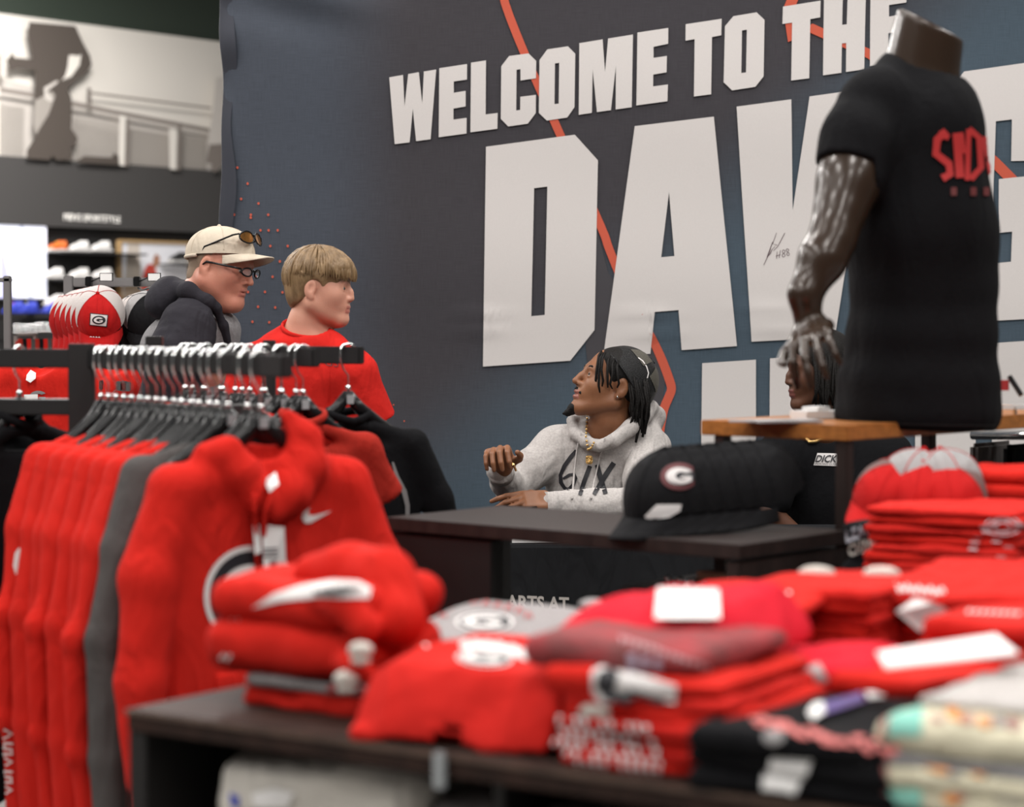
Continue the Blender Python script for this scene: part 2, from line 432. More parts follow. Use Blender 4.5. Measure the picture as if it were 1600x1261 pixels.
for q in ([(0, 540), (220, 575), (220, 600), (0, 565)], [(440, 625), (1290, 790), (1290, 812), (440, 650)], [(560, 565), (1300, 660), (1300, 672), (560, 580)],
          [(775, 730), (798, 735), (790, 1025), (768, 1022)], [(1095, 770), (1118, 775), (1110, 1050), (1088, 1046)], [(535, 540), (560, 540), (565, 640), (535, 640)]):
    mural('fence_rail', [c1(q)], MM)
mural('fence_post_light', [c1([(735, 710), (775, 715), (766, 1022), (730, 1015)])], MU)
mural('fence_post_light', [c1([(1040, 790), (1090, 800), (1085, 1046), (1045, 1040)])], MU)
mural('figure', [c1([(180, 135), (465, 160), (510, 260), (555, 345), (565, 400), (530, 450), (470, 490), (415, 545), (440, 600), (445, 690), (440, 790), (480, 850), (470, 880), (435, 910), (450, 985),
                     (345, 985), (330, 960), (300, 985), (165, 975), (165, 925), (215, 850), (205, 740), (215, 600), (215, 430), (120, 420), (60, 435), (40, 370), (60, 350), (75, 325), (90, 355), (200, 365), (190, 300), (170, 200)])], MD)
mural('figure_gap', [c1([(425, 340), (455, 340), (480, 345), (500, 335), (490, 400), (440, 470), (380, 495), (400, 470), (415, 420)])], MU)
mural('figure_fold', [c1([(215, 620), (320, 560), (340, 590), (300, 700), (220, 830), (205, 760)])], MG)
mural('figure_hand', [c1([(270, 540), (350, 495), (360, 505), (290, 560), (330, 620), (300, 625), (275, 600)])], ML)
mural('ground', [c1([(470, 990), (520, 960), (640, 968), (690, 970), (700, 940), (730, 960), (735, 1015), (480, 1000)])], MD)
mural('bag', [c1([(1290, 890), (1380, 885), (1380, 990), (1330, 1060), (1300, 1050), (1305, 1010), (1270, 1000)])], MM)
mural('far_figure', [c1([(1330, 480), (1380, 470), (1380, 885), (1290, 890), (1280, 860), (1310, 700)])], ML)
for q in ([(0, 270), (40, 290), (40, 470), (0, 470)],): mural('building', [c1(q)], ML)
# header sign lettering
SIGNW = mat('lit_sign_white', (1, .96, .9), .4, emit=.75)
s0 = wl(100, 333, .13); hs = thing('department_sign', 'small white letter sign on the dark header above the shoe wall', 'sign', tuple(s0))
a, b, c, d = wl(100, 333, .13), wl(188, 338, .13), wl(188, 348, .13), wl(100, 344, .13)
text('lettering', "MEN'S SPORTSTYLE", [tuple(a), tuple(b), tuple(c), tuple(d)], SIGNW, hs, bold=.0)

# lit screen and framed picture on the shoe wall
SCREEN = mat('lit_screen', (.86, .88, 1), .4, emit=.85)
def wframe(px0, px1, py0, py1):
    a = wl(px0, py0, .05); b = wl(px1, py1, .05); sa = (a - wpt(0, 0)).dot(WD); sb = (b - wpt(0, 0)).dot(WD); return sa, sb, b.z, wl(px0, py0, .05).z
r = thing('light_panel', 'large glowing white display panel at far left of the shoe wall', 'display', tuple(wl(30, 467, .05)))
sa, sb, zb, zt = wframe(-60, 68, 348, 466); wbox('panel', sa, sb, zb, zt, .03, .10, SCREEN, r); wbox('panel_frame', sa - .01, sb + .015, zb - .015, zt + .012, .03, .09, STEEL, r)
for q, m in (([(0, 400), (6, 395), (14, 430), (22, 466), (0, 466)], mat('pale_violet', (.55, .55, .85), .5, emit=.3)), ([(30, 350), (36, 350), (52, 466), (44, 466)], mat('pale_blue', (.7, .74, .9), .5, emit=.4))):
    flat('panel_picture', [q], lambda u, v: wl(u, v, .103), m, r)
r = thing('framed_picture', 'framed pale picture of a red sleeved figure beside the sneaker shelves', 'picture', tuple(wl(237, 467, .05)))
sa, sb, zb, zt = wframe(184, 292, 376, 466); LW = mat('light_wood', (.55, .36, .17), .5)
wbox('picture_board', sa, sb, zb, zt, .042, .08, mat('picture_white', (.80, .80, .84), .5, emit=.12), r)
for q in ((sa, sb, zt - .015, zt + .01), (sa, sb, zb - .02, zb), (sa - .015, sa + .012, zb, zt), (sb - .012, sb + .01, zb, zt)): wbox('frame_bar', q[0], q[1], q[2], q[3], .042, .10, LW, r)
for q, m in (([(200, 380), (218, 380), (222, 466), (192, 466)], mat('picture_beige', (.70, .62, .54), .6)), ([(226, 420), (232, 412), (240, 414), (246, 430), (250, 466), (214, 466)], mat('picture_red', (.60, .07, .05), .6)),
             ([(240, 402), (244, 396), (250, 402), (249, 412), (243, 420), (238, 414)], mat('picture_skin', (.45, .22, .14), .6))):
    flat('picture_shape', [q], lambda u, v: wl(u, v, .083), m, r)

# ---- sneaker model (SDF, toe towards +x)
def shoe_meshes():
    S = SDF((-.17, -.07, -.02), (.17, .07, .16), .006)
    S.rbox((0, 0, .018), (.145, .048, .018), .016, 0)
    sole = S.mesh()
    S = SDF((-.17, -.07, -.02), (.17, .07, .17), .006)
    S.ell((.07, 0, .04), (.072, .040, .038), .02).cone((-.09, 0, .055), (-.085, 0, .105), .043, .034, .03).cone((-.06, 0, .06), (.06, 0, .045), .046, .036, .04)
    S.cone((-.03, 0, .11), (.07, 0, .06), .022, .018, .02); S.ell((-.07, 0, .15), (.032, .022, .05), .01, 's'); S.rbox((0, 0, .0), (.2, .1, .014), .004, .004, 's')
    return sole, S.mesh()
SOLE, UPPER = shoe_meshes()
def shoe(px, py, off, upm, solem, label, group, lace=None, yaw=0, back=None, zz=None):
    p = wl(px, py, off); ang = atan2(WD.y, WD.x) + pi + yaw; K_ = .86
    r = thing('sneaker', label, 'shoe', tuple(p), ang, group)
    def T(v): 
        v = np.array(v) * K_; c, s_ = cos(ang), sin(ang); return np.stack([p.x + v[:, 0] * c - v[:, 1] * s_, p.y + v[:, 0] * s_ + v[:, 1] * c, p.z + v[:, 2]], 1)
    mk('sole', T(SOLE[0]), SOLE[1], solem, r); u = mk('upper', T(UPPER[0]), UPPER[1], upm, r)
    m = MB()
    for i in range(4):
        x = .015 + i * .018; z = .113 - i * .014; m.tube([(x, -.02, z - .01), (x + .004, 0, z + .002), (x, .02, z - .01)], .0035, 5)
    v = T(m.v); mk('laces', v, m.f, lace or upm, r)
    return r
WS = mat('white_shoe', (.82, .80, .78), .5); WSO = mat('white_rubber', (.72, .70, .68), .5); ORS = mat('orange_shoe', (.75, .16, .03), .5)
BLS = mat('blue_shoe', (.035, .055, .42), .5); YEL = mat('yellow_lace', (.7, .7, .05), .5); PNK = mat('pink_lace', (.7, .05, .3), .5); REDS = mat('red_shoe', (.5, .03, .02), .5); BLK = mat('black_shoe', (.02, .02, .02), .5)
gw = 'white sneakers on the slatwall ledges'
rows = [(394, [(90, ORS, WSO, 'orange and yellow sneaker on the top ledge of the shoe wall', None), (124, WS, WSO, 'middle white sneaker on the top ledge, right of the orange one', gw), (158, WS, WSO, 'right white sneaker on the top ledge of the shoe wall', gw)]),
        (436, [(84, WS, WSO, 'white sneaker on the second ledge beside the glowing panel', gw), (124, WS, WSO, 'white sneaker in the middle of the second ledge', gw), (160, WS, WSO, 'white sneaker at the right end of the second ledge', gw)]),
        (478, [(86, WS, WSO, 'white sneaker on the third ledge, left one', gw), (128, WS, WSO, 'white sneaker on the third ledge, behind the grey rack post', gw)]),
        (489, [])]
for ky, (py, its) in enumerate(rows[:3]):
    lp = wl(125, py, .17)
    sl = thing('shoe_ledge', ['top black shoe ledge on the shoe wall', 'second black shoe ledge on the shoe wall', 'third shoe ledge with pale wooden edge'][ky], 'shelf', tuple(lp))
    wbox('ledge_board', -.42, .62 if ky < 2 else 2.0, lp.z - .02, lp.z - .001, .042, .27, BLKW if ky < 2 else LW, sl)
    for px, um, sm, lab, g in its: shoe(px, py, .17, um, sm, lab, g, lace=YEL if um is ORS else None)
lp = wl(60, 490, .8)
sl = thing('shoe_bench', 'low dark display bench carrying the blue running shoes', 'bench', tuple(wl(60, 640, .8)))
wbox('bench_top', -1.2, 1.0, lp.z - .04, lp.z - .001, .5, 1.1, BLKW, sl); wbox('bench_side', -1.15, .95, 0, lp.z - .04, .55, 1.05, BLKW, sl)
for i, (px, l) in enumerate(((22, 'blue running shoe at the left end of the dark bench'), (44, 'blue running shoe second from left on the dark bench'), (83, 'blue running shoe right of centre on the dark bench'))):
    shoe(px, 490, .8, BLS, BLS, l, 'blue running shoes on the dark bench', lace=YEL if i % 2 else PNK, yaw=.1)
p = wl(279, 411, .12)
r = shoe(279, 411, .17, BLK, WSO, 'black shoe on a short ledge over the framed picture', None)
sl = thing('shoe_ledge', 'short black ledge fixed in front of the framed picture', 'shelf', tuple(wl(279, 412, .17)))
q = wl(279, 412, .17); ss = (q - wpt(0, 0)).dot(WD); wbox('ledge_board', ss - .2, ss + .22, q.z - .02, q.z - .002, .10, .27, BLKW, sl)

# ================================================================ banner
YB = 8.2
def bwave(x, z):
    w = .0035 * sin(9 * z + .8 * x) + .0025 * sin(3.1 * x + 1)
    for cx_, cz in ((-.12, 1.42), (.49, 1.42), (.95, 1.44), (-.12, 1.36), (.52, 1.35), (.98, 1.37)):
        w += .007 * math.exp(-((x - cx_) / .11) ** 2 - ((z - cz) / .018) ** 2)
    e = x + 1.09; w += .02 * math.exp(-(e / .05) ** 2) * sin(14 * z + 2 * sin(5 * z))
    t = (z - 2.45) ; w += .03 * math.exp(-((x + .85 - t * .9) / .25) ** 2) * math.exp(-((z - 2.6) / .12) ** 2) * sin((z * 20 + x * 9))
    return w
nx, nz = 150, 110; X0, X1, Z0, Z1 = -1.075, 3.4, .05, 2.75; V = []; F = []
for i in range(nx + 1):
    fx = i / nx; x = X0 + (X1 - X0) * (fx ** 1.3)
    for j in range(nz + 1):
        z = Z0 + (Z1 - Z0) * j / nz; ex = .006 * sin(6 * z + 1) + .003 * sin(17 * z) if i == 0 else 0
        V.append((x + ex + (.012 * (z - 1.4) if False else 0), YB - bwave(x, z), z))
for i in range(nx):
    for j in range(nz):
        a = i * (nz + 1) + j; F.append([a, a + nz + 1, a + nz + 2, a + 1])
m = bpy.data.materials.new('printed_banner_fabric'); m.use_nodes = True; nt = m.node_tree; N = nt.nodes; L = nt.links; bs = N['Principled BSDF']
bs.inputs['Roughness'].default_value = .85; bs.inputs['Specular IOR Level'].default_value = .2
tc = N.new('ShaderNodeTexCoord'); sp = N.new('ShaderNodeSeparateXYZ'); L.new(tc.outputs['Object'], sp.inputs[0])
def ramp(inp, a, b):
    mr = N.new('ShaderNodeMapRange'); mr.interpolation_type = 'SMOOTHSTEP'; mr.inputs[1].default_value = a; mr.inputs[2].default_value = b; L.new(inp, mr.inputs[0]); return mr.outputs[0]
def mixc(f, c1_, c2_):
    x = N.new('ShaderNodeMix'); x.data_type = 'RGBA'; L.new(f, x.inputs[0])
    for k_, c in ((6, c1_), (7, c2_)):
        if isinstance(c, tuple): x.inputs[k_].default_value = (*c, 1)
        else: L.new(c, x.inputs[k_])
    return x.outputs[2]
def math2(op, a, b):
    x = N.new('ShaderNodeMath'); x.operation = op
    for k_, c in ((0, a), (1, b)):
        if isinstance(c, (int, float)): x.inputs[k_].default_value = c
        else: L.new(c, x.inputs[k_])
    return x.outputs[0]
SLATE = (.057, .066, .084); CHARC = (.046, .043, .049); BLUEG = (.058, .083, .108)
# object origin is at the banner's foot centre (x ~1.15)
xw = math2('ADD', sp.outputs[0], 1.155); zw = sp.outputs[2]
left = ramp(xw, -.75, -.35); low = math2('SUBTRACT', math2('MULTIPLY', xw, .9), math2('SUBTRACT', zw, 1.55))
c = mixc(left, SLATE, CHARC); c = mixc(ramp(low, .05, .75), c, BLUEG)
wv = N.new('ShaderNodeTexNoise'); wv.inputs['Scale'].default_value = 1.0; mp = N.new('ShaderNodeMapping'); mp.inputs['Scale'].default_value = (420, 1, 16); L.new(tc.outputs['Object'], mp.inputs[0]); L.new(mp.outputs[0], wv.inputs[0])
wv2 = N.new('ShaderNodeTexNoise'); wv2.inputs['Scale'].default_value = 1.0; mp2 = N.new('ShaderNodeMapping'); mp2.inputs['Scale'].default_value = (16, 1, 420); L.new(tc.outputs['Object'], mp2.inputs[0]); L.new(mp2.outputs[0], wv2.inputs[0])
f_ = math2('MULTIPLY', math2('ADD', wv.outputs[0], wv2.outputs[0]), .5)
dk = N.new('ShaderNodeMix'); dk.data_type = 'RGBA'; dk.blend_type = 'MULTIPLY'; dk.inputs[0].default_value = 1; L.new(c, dk.inputs[6])
g_ = N.new('ShaderNodeCombineColor'); v_ = math2('ADD', math2('MULTIPLY', f_, .9), .55)
for k_ in range(3): L.new(v_, g_.inputs[k_])
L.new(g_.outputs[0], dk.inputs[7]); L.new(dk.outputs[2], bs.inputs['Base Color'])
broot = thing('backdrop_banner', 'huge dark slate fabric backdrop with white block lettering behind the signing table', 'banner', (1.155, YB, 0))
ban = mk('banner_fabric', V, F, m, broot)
# wrapped hem at the left edge and the frame behind
HEM = mat('banner_hem', (.030, .033, .045), .85, bump=.3, bscale=20)
V = []; F = []
for j in range(nz + 1):
    z = Z0 + (Z1 - Z0) * j / nz; ex = .006 * sin(6 * z + 1) + .003 * sin(17 * z); w = bwave(X0, z)
    for dx, dy in ((.045 + .012 * sin(11 * z), -.004), (0, -.002), (-.006, .03), (.0, .07)): V.append((X0 + ex + dx, YB - w + dy - (.003 if dx > .02 else 0), z))
for j in range(nz):
    for k_ in range(3): a = j * 4 + k_; F.append([a, a + 1, a + 5, a + 4])
mk('hem', V, F, HEM, broot)
mm = MB()
for x in (X0 + .04, 1.1, X1 - .04): mm.box((x, YB + .09, 1.38), (.02, .02, 1.36))
for z in (.06, 2.72): mm.box((1.15, YB + .09, z), (2.24, .02, .02))
mm.mk('frame', STEEL, broot)
boff = [0.004]
def onban(u, v, off):
    p = onplane(u, v, (0, YB, 0), Vector((0, 1, 0))); return Vector((p.x, YB - bwave(p.x, p.z) - off, p.z))
def bprint(name, loops, m, off=.005, maxe=16): return flat(name, loops, lambda u, v: onban(u, v, off), m, broot, maxe=maxe)
BW = mat('banner_white', (.58, .55, .535), .85, vary=.02, vscale=300); BR = mat('banner_red', (.50, .085, .045), .85); BC = mat('banner_charcoal', (.046, .043, .049), .85); BB = mat('banner_blue', (.060, .082, .104), .85)
def s1(p): return [(600 + x / 3.94, y / 3.94) for x, y in p]
def s2(p): return [(960 + x / 3.94, y / 3.94) for x, y in p]
def s3(p): return [(740 + x / 3.152, 200 + y / 3.152) for x, y in p]
# red line and its dark side
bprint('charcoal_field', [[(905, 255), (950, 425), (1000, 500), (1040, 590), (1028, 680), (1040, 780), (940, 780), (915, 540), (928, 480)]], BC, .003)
def rline(pts, w, off=.0045):
    n = len(pts); P2 = []; W2 = []
    for i in range(n - 1):
        a, b, c, d = pts[max(i - 1, 0)], pts[i], pts[i + 1], pts[min(i + 2, n - 1)]
        for t in (0, .25, .5, .75):
            P2.append(tuple(.5 * (2 * b[k] + (c[k] - a[k]) * t + (2 * a[k] - 5 * b[k] + 4 * c[k] - d[k]) * t * t + (3 * b[k] - a[k] - 3 * c[k] + d[k]) * t ** 3) for k in (0, 1))); W2.append(w[i] + (w[i + 1] - w[i]) * t)
    pts, w = (P2 + [pts[-1]], W2 + [w[-1]]) if len(pts) > 10 else (pts, w)
    bprint('red_line', stroke(pts, w), BR, off)
rline([(783, -30), (790, 8), (822, 90), (866, 190), (938, 352), (952, 390), (985, 470), (1018, 528), (1034, 562), (1046, 594), (1049, 608), (1045, 620), (1037, 640), (1031, 672), (1031, 690), (1038, 715), (1052, 760)], [13, 13, 13, 13, 13, 13, 13, 13, 14, 14, 14, 14, 14, 14, 14, 11, 10])
rline([(1250, -30), (1232, 15), (1236, 60), (1268, 44), (1360, 85), (1460, 170), (1555, 255), (1590, 290)], [17, 17, 15, 15, 15, 15, 17, 17])
glyphs = {
 'W': [s1([(33, 478), (118, 463), (127, 655), (150, 458), (215, 446), (236, 640), (246, 442), (322, 430), (287, 858), (198, 870), (178, 672), (158, 877), (66, 888)])],
 'E': [s1([(341, 422), (512, 396), (511, 492), (430, 504), (430, 573), (503, 561), (503, 657), (428, 670), (428, 738), (509, 727), (508, 823), (337, 846)])],
 'L': [s1([(536, 388), (628, 374), (626, 706), (700, 697), (698, 794), (532, 816)])],
 'C': [s1([(770, 347), (890, 331), (937, 378), (935, 484), (840, 498), (840, 428), (816, 432), (814, 682), (838, 679), (839, 598), (935, 586), (934, 698), (885, 763), (765, 780), (719, 733), (722, 410)])],
 'O': [s1([(1005, 306), (1132, 287), (1177, 333), (1172, 662), (1128, 725), (1002, 744), (953, 697), (957, 372)]), s1([(1052, 393), (1078, 389), (1075, 640), (1049, 643)])],
 'M': [s1([(1202, 268), (1345, 244), (1360, 445), (1379, 239), (1532, 214), (1524, 662), (1425, 676), (1427, 405), (1396, 680), (1310, 692), (1284, 430), (1279, 697), (1198, 709)])],
 'E2': [s2([(141, 202), (331, 173), (330, 271), (240, 290), (240, 358), (322, 346), (320, 447), (238, 461), (237, 534), (328, 522), (325, 625), (134, 651)])],
 'T': [s2([(438, 150), (660, 116), (657, 218), (600, 229), (594, 582), (488, 596), (493, 242), (437, 252)])],
 'O2': [s2([(732, 100), (875, 76), (924, 123), (917, 472), (866, 536), (723, 558), (671, 508), (680, 162)]), s2([(785, 188), (815, 183), (809, 447), (780, 451)])],
 'T2': [s2([(1037, 41), (1269, 4), (1267, 107), (1206, 118), (1198, 483), (1087, 497), (1094, 139), (1034, 148)])],
 'H': [s2([(1290, -20), (1406, -40), (1402, 153), (1430, 150), (1436, -40), (1548, -58), (1537, 428), (1424, 444), (1427, 265), (1400, 267), (1396, 449), (1283, 465)])],
 'E3': [[(1360, -14), (1416, -24), (1416, 4), (1389, 8), (1389, 26), (1413, 22), (1411, 48), (1388, 52), (1388, 74), (1412, 70), (1410, 95), (1359, 104)]],
 'D': [s3([(61, 93), (498, 34), (612, 160), (595, 995), (476, 1146), (46, 1175)]), s3([(298, 297), (363, 289), (350, 921), (284, 927)])],
 'A': [s3([(793, -8), (1182, -55), (1296, 1074), (1024, 1094), (1008, 897), (891, 906), (870, 1112), (638, 1126)]), s3([(962, 316), (988, 631), (923, 637)])],
 'W2': [[(1150.5, 167), (1236, 155.5), (1238.5, 329), (1264.5, 151), (1350, 139), (1368, 300), (1392, 132), (1478, 121), (1440, 505), (1352, 512), (1330, 360), (1304, 527), (1174, 534)]],
 'G': [[(1506, 112), (1640, 93), (1680, 130), (1676, 250), (1579, 252), (1580, 187), (1555, 190), (1548, 412), (1579, 409), (1581, 362), (1560, 364), (1560, 280), (1676, 268), (1670, 450), (1630, 497), (1540, 502), (1480, 450), (1486, 135)]],
 'H2': [[(1097, 567.5), (1181, 562), (1181, 700), (1202, 699), (1203, 560), (1290, 555), (1288, 950), (1202, 955), (1200, 780), (1180, 781), (1178, 958), (1092, 962)]],
 'O3': [[(1345, 551), (1490, 542), (1524, 575), (1524, 900), (1480, 950), (1340, 956), (1306, 910), (1308, 590)], [(1400, 630), (1430, 628), (1428, 880), (1400, 882)]],
 'U': [[(1552, 536), (1640, 530), (1640, 930), (1545, 940)]]}
for k_, lp in glyphs.items(): bprint('banner_letter', lp, BW, .007)
# small red dots
D3 = [(582, 55), (673, 55), (768, 55), (726, 140), (820, 140), (875, 226), (780, 226), (738, 310), (832, 310), (700, 393), (792, 394), (657, 477), (750, 477), (846, 479), (617, 556), (712, 558), (806, 562), (588, 636), (681, 640), (773, 643), (557, 722)]
dots = [(200 + x / 3.502, 320 + y / 3.502) for x, y in D3] + [(300 + x / 3.708, 540 + y / 3.708) for x, y in [(1105, 247), (1168, 343), (1230, 437), (1123, 434), (1293, 533), (1186, 528), (1247, 623), (1356, 628), (1309, 718), (1372, 815), (1329, 905)]]
dots += [(354, 239), (371, 262), (361, 287), (387, 287), (377, 311), (404, 318), (392, 340), (420, 360), (700, 775), (662, 760), (685, 742)]
rd = bprint('red_dots', [[ellipse(x, y, 1.9 if y < 560 else 1.2, 2.2 if y < 560 else 1.3, n=8)] for x, y in dots], BR, .006, maxe=None); tag(rd, kind='stuff')
# pen signature on the W
SIG = mat('pen_ink', (.08, .04, .05), .6)
sg = stroke([(1193, 414), (1202, 395), (1207, 378), (1198, 402), (1203, 397), (1206, 390), (1211, 384), (1208, 392), (1215, 385), (1226, 364)], .9) + stroke([(1213, 364), (1207, 381), (1214, 383)], .8) + stroke([(1212, 400), (1219, 398)], .8) + stroke([(1214, 393), (1213, 404)], .8) + stroke([(1219, 391), (1217, 403)], .8)
sg += stroke(ellipse(1224, 393, 2.2, 2.5, n=8), .8, True) + stroke(ellipse(1224, 399, 2.4, 2.6, n=8), .8, True) + stroke(ellipse(1230, 391, 2.2, 2.3, n=8), .8, True) + stroke(ellipse(1231, 397, 2.2, 2.4, n=8), .8, True)
bprint('signature', sg, SIG, .009, maxe=None)
# ================================================================ people
def skin(name, col, c2, rough=.48):
    m = mat(name, col, rough, col2=c2, vscale=9, bump=.12, bscale=260, spec=.4)
    b = m.node_tree.nodes['Principled BSDF']; b.inputs['Subsurface Weight'].default_value = .12; b.inputs['Subsurface Radius'].default_value = (.012, .005, .003)
    b.inputs['Subsurface Scale'].default_value = .5; return m
SKL = skin('fair_ruddy_skin', (.56, .25, .17), (.50, .20, .14)); SKB = skin('fair_skin', (.60, .31, .22), (.56, .27, .19)); SKD = skin('brown_skin', (.245, .105, .050), (.20, .082, .038)); SKD2 = skin('deep_brown_skin', (.105, .042, .022), (.085, .034, .018))
LIPL = mat('fair_lip', (.44, .16, .12), .45); LIPD = mat('brown_lip', (.27, .10, .075), .4); EYEW = mat('eye_white', (.38, .35, .32), .3); IRIS = mat('dark_iris', (.02, .012, .008), .35)
BROWL = mat('light_brown_brow', (.20, .11, .05), .9); DARKH = mat('black_hair', (.006, .005, .0045), .6, bump=.6, bscale=220, spec=.2)
BLOND = mat('sandy_hair', (.14, .082, .034), .5, col2=(.26, .165, .08), vscale=60, stretch=(1, 1, .15), bump=.7, bscale=300)
GREYH = mat('cropped_fair_hair', (.28, .20, .14), .8, bump=.8, bscale=500)
def headM(pos, fwd, up, sc=1.0):
    f = Vector(fwd).normalized(); u = Vector(up); l = u.cross(f).normalized(); u = f.cross(l).normalized()
    M = Matrix.Identity(4)
    for i in range(3): M[i][0] = f[i] * sc; M[i][1] = l[i] * sc; M[i][2] = u[i] * sc; M[i][3] = pos[i]
    return M
def tf(M, p): return M @ Vector(p)
def head(S, M, nose=1.0, jaw=1.0, fat=0.0, lips=1.0, brow=1.0, neck=None, mouth=0.0):
    S.frame(M)
    S.ell((-.014, 0, .028), (.098, .077, .089), 0); S.ell((.022, 0, -.026), (.064, .061 + fat, .082), .03)
    for y in (-1, 1):
        S.cone((-.012, y * .056, -.055), (.066, y * .013, -.100 * jaw), .022 + fat, .019 + fat * .6, .03)
        S.ell((.050, y * .036, -.026), (.024, .022, .024), .035)
    S.ell((.074, 0, -.101 * jaw), (.020, .021, .018), .018)
    S.cone((.074, -.032, .020), (.074, .032, .020), .0135 * brow, .0135 * brow, .02)
    S.ell((.070, 0, -.055), (.026, .032, .028), .018)
    for y in (-1, 1): S.ell((.098, y * .031, .000), (.019, .017, .0115), .010, 's')
    S.chain([(.086, 0, .014), (.098, 0, -.010), (.1065 * (.5 + .5 * nose) + (nose - 1) * .01, 0, -.030)], [.0072, .0078, .0105], .010)
    for y in (-1, 1): S.ell((.092, y * .0125 * nose, -.034), (.0115, .0085, .0085), .006); S.ell((.098, y * .0075, -.0425), (.005, .0035, .004), .002, 's')
    S.ell((.089, 0, -.0585 + mouth * .3), (.0115, .023, .0065 * lips), .004); S.ell((.0875, 0, -.0715 - mouth), (.0115, .0205, .0070 * lips), .004)
    S.rbox((.104, 0, -.0655 - mouth * .35), (.013, .024, .0010 + mouth * .5), .0008, .002, 's')
    for y in (-1, 1):
        S.ell((.0735, y * .031, .000), (.0150, .0150, .0140), .003); S.ell((.0885, y * .031, -.0005), (.008, .0125, .0046), .001, 's')
        S.ell((-.014, y * .079, -.006), (.019, .009, .031), .005, rot=('Y', 10)); S.ell((-.008, y * .088, -.003), (.010, .006, .018), .003, 's', rot=('Y', 10)); S.ell((-.008, y * .079, -.033), (.008, .006, .009), .006)
    S.frame()
def eyes(M, root, look=(1, 0, 0), lid=None):
    for y in (-1, 1):
        c = tf(M, (.0735, y * .031, -.0002)); r = M.to_scale()[0]; R = M.to_3x3().normalized()
        e = MB().ball(c, .0128 * r, 14).mk('eye', EYEW, root, smooth=True)
        l = Vector(look).normalized(); cc = c + (R @ l) * .0092 * r; MB().ball(cc, .0058 * r, 12).mk('iris', IRIS, e, smooth=True)
def brows(M, root, m, t=.0032):
    for y in (-1, 1):
        pts = [tf(M, (.0875 - .12 * abs(q - .012) ** 1.15 * 1.2, y * q, .0195 + .006 * sin((q - .012) * 70))) for q in (.012, .020, .028, .036, .043)]
        MB().tube(pts, [t * .8, t, t, t * .9, t * .5], 6).mk('eyebrow', m, root, smooth=True)
def lipidx(o, M, lipm, zlo=-.080, zhi=-.0535):
    o.data.materials.append(lipm); w = wverts(o); Mi = np.array(M.inverted()); n = len(o.data.polygons)
    c = np.empty(n * 3); o.data.polygons.foreach_get('center', c); W = np.array(worldm(o)); c = c.reshape(-1, 3) @ W[:3, :3].T + W[:3, 3]; c = c @ Mi[:3, :3].T + Mi[:3, 3]
    hit = (c[:, 0] > .0895 - .3 * abs(c[:, 1])) & (abs(c[:, 1]) < .021) & (c[:, 2] > zlo) & (c[:, 2] < zhi)
    o.data.polygons.foreach_set('material_index', hit.astype(np.int32))
def hand(S, M, curl=(.6, .6, .6, .6), tc=.5, spread=.05, side=1, sc=1.0, k=.004):
    """hand frame: +x along the fingers, +y towards the thumb side, +z back of hand; origin at the wrist"""
    S.frame(M); S.cone((-.02, 0, 0), (.012, 0, 0), .026, .024, .01)
    S.rbox((.048, 0, 0), (.044, .040, .0135), .013, .014)
    S.ell((.025, .026, -.010), (.030, .016, .014), .012)
    L = ((.041, .027, .020), (.045, .030, .021), (.042, .028, .020), (.033, .021, .018))
    for i in range(4):
        y = .030 - .020 * i; p = np.array((.084 + (.006, .010, .006, -.004)[i], y, .001)); a = 0; q0 = p - np.array((.02, 0, 0)); r = (.0092, .0095, .0090, .0080)[i]
        S.cone(q0, p, r * 1.0, r, k)
        for j in range(3):
            a += curl[i] * (1.0, 1.15, .8)[j]; d = np.array((cos(a), spread * (1.5 - i) * .5, -sin(a))); q = p + d * L[i][j]
            S.cone(p, q, r * (1, .92, .86)[j], r * (.93, .86, .74)[j], .002); p = q
    p = np.array((.018, .030, -.008)); d = np.array((.75, .62, -.25)); d /= np.linalg.norm(d)
    q = p + d * .042; S.cone(p, q, .0125, .0105, .008); d2 = np.array((.95, .30 - tc * .55, -.15 - .5 * tc)); d2 /= np.linalg.norm(d2); w = q + d2 * .030; S.cone(q, w, .0105, .0098, .002)
    d3 = np.array((.9, -.1 - tc * .8, -.3 * tc)); d3 /= np.linalg.norm(d3); S.cone(w, w + d3 * .024, .0096, .0078, .002)
    S.frame()
def handM(pos, along, back, mirror=1, sc=1.0):
    x = Vector(along).normalized(); z = Vector(back); z = (z - x * z.dot(x)).normalized(); y = z.cross(x) * mirror
    M = Matrix.Identity(4)
    for i in range(3): M[i][0] = x[i] * sc; M[i][1] = y[i] * sc; M[i][2] = z[i] * sc; M[i][3] = pos[i]
    return M
def lp(a, b, t): return tuple(a[i] + (b[i] - a[i]) * t for i in range(3))
def V3(p): return tuple(p)
def pants(root, hip, kneeL, kneeR, ankL, ankR, m, r=.085):
    pts = [hip, kneeL, kneeR, ankL, ankR]; lo = [min(p[i] for p in pts) - .2 for i in range(3)]; hi = [max(p[i] for p in pts) + .2 for i in range(3)]
    S = SDF(lo, hi, .014); S.ell(hip, (.17, .14, .14), 0)
    for k_, a in ((kneeL, ankL), (kneeR, ankR)):
        side = .085 * (1 if k_[0] > hip[0] else -1) if abs(k_[0] - hip[0]) > .01 else 0
        h = (hip[0] + side, hip[1], hip[2] - .03); S.cone(h, k_, r, .062, .04); S.cone(k_, a, .062, .048, .02)
    S.noise(.003, 22, 5); S.mk('trousers', m, root)
    for a in (ankL, ankR):
        f = MB(); f.box((a[0], a[1] - .05, a[2] - .035), (.045, .13, .035), bev=.02); f.mk('shoe', BLK, root)

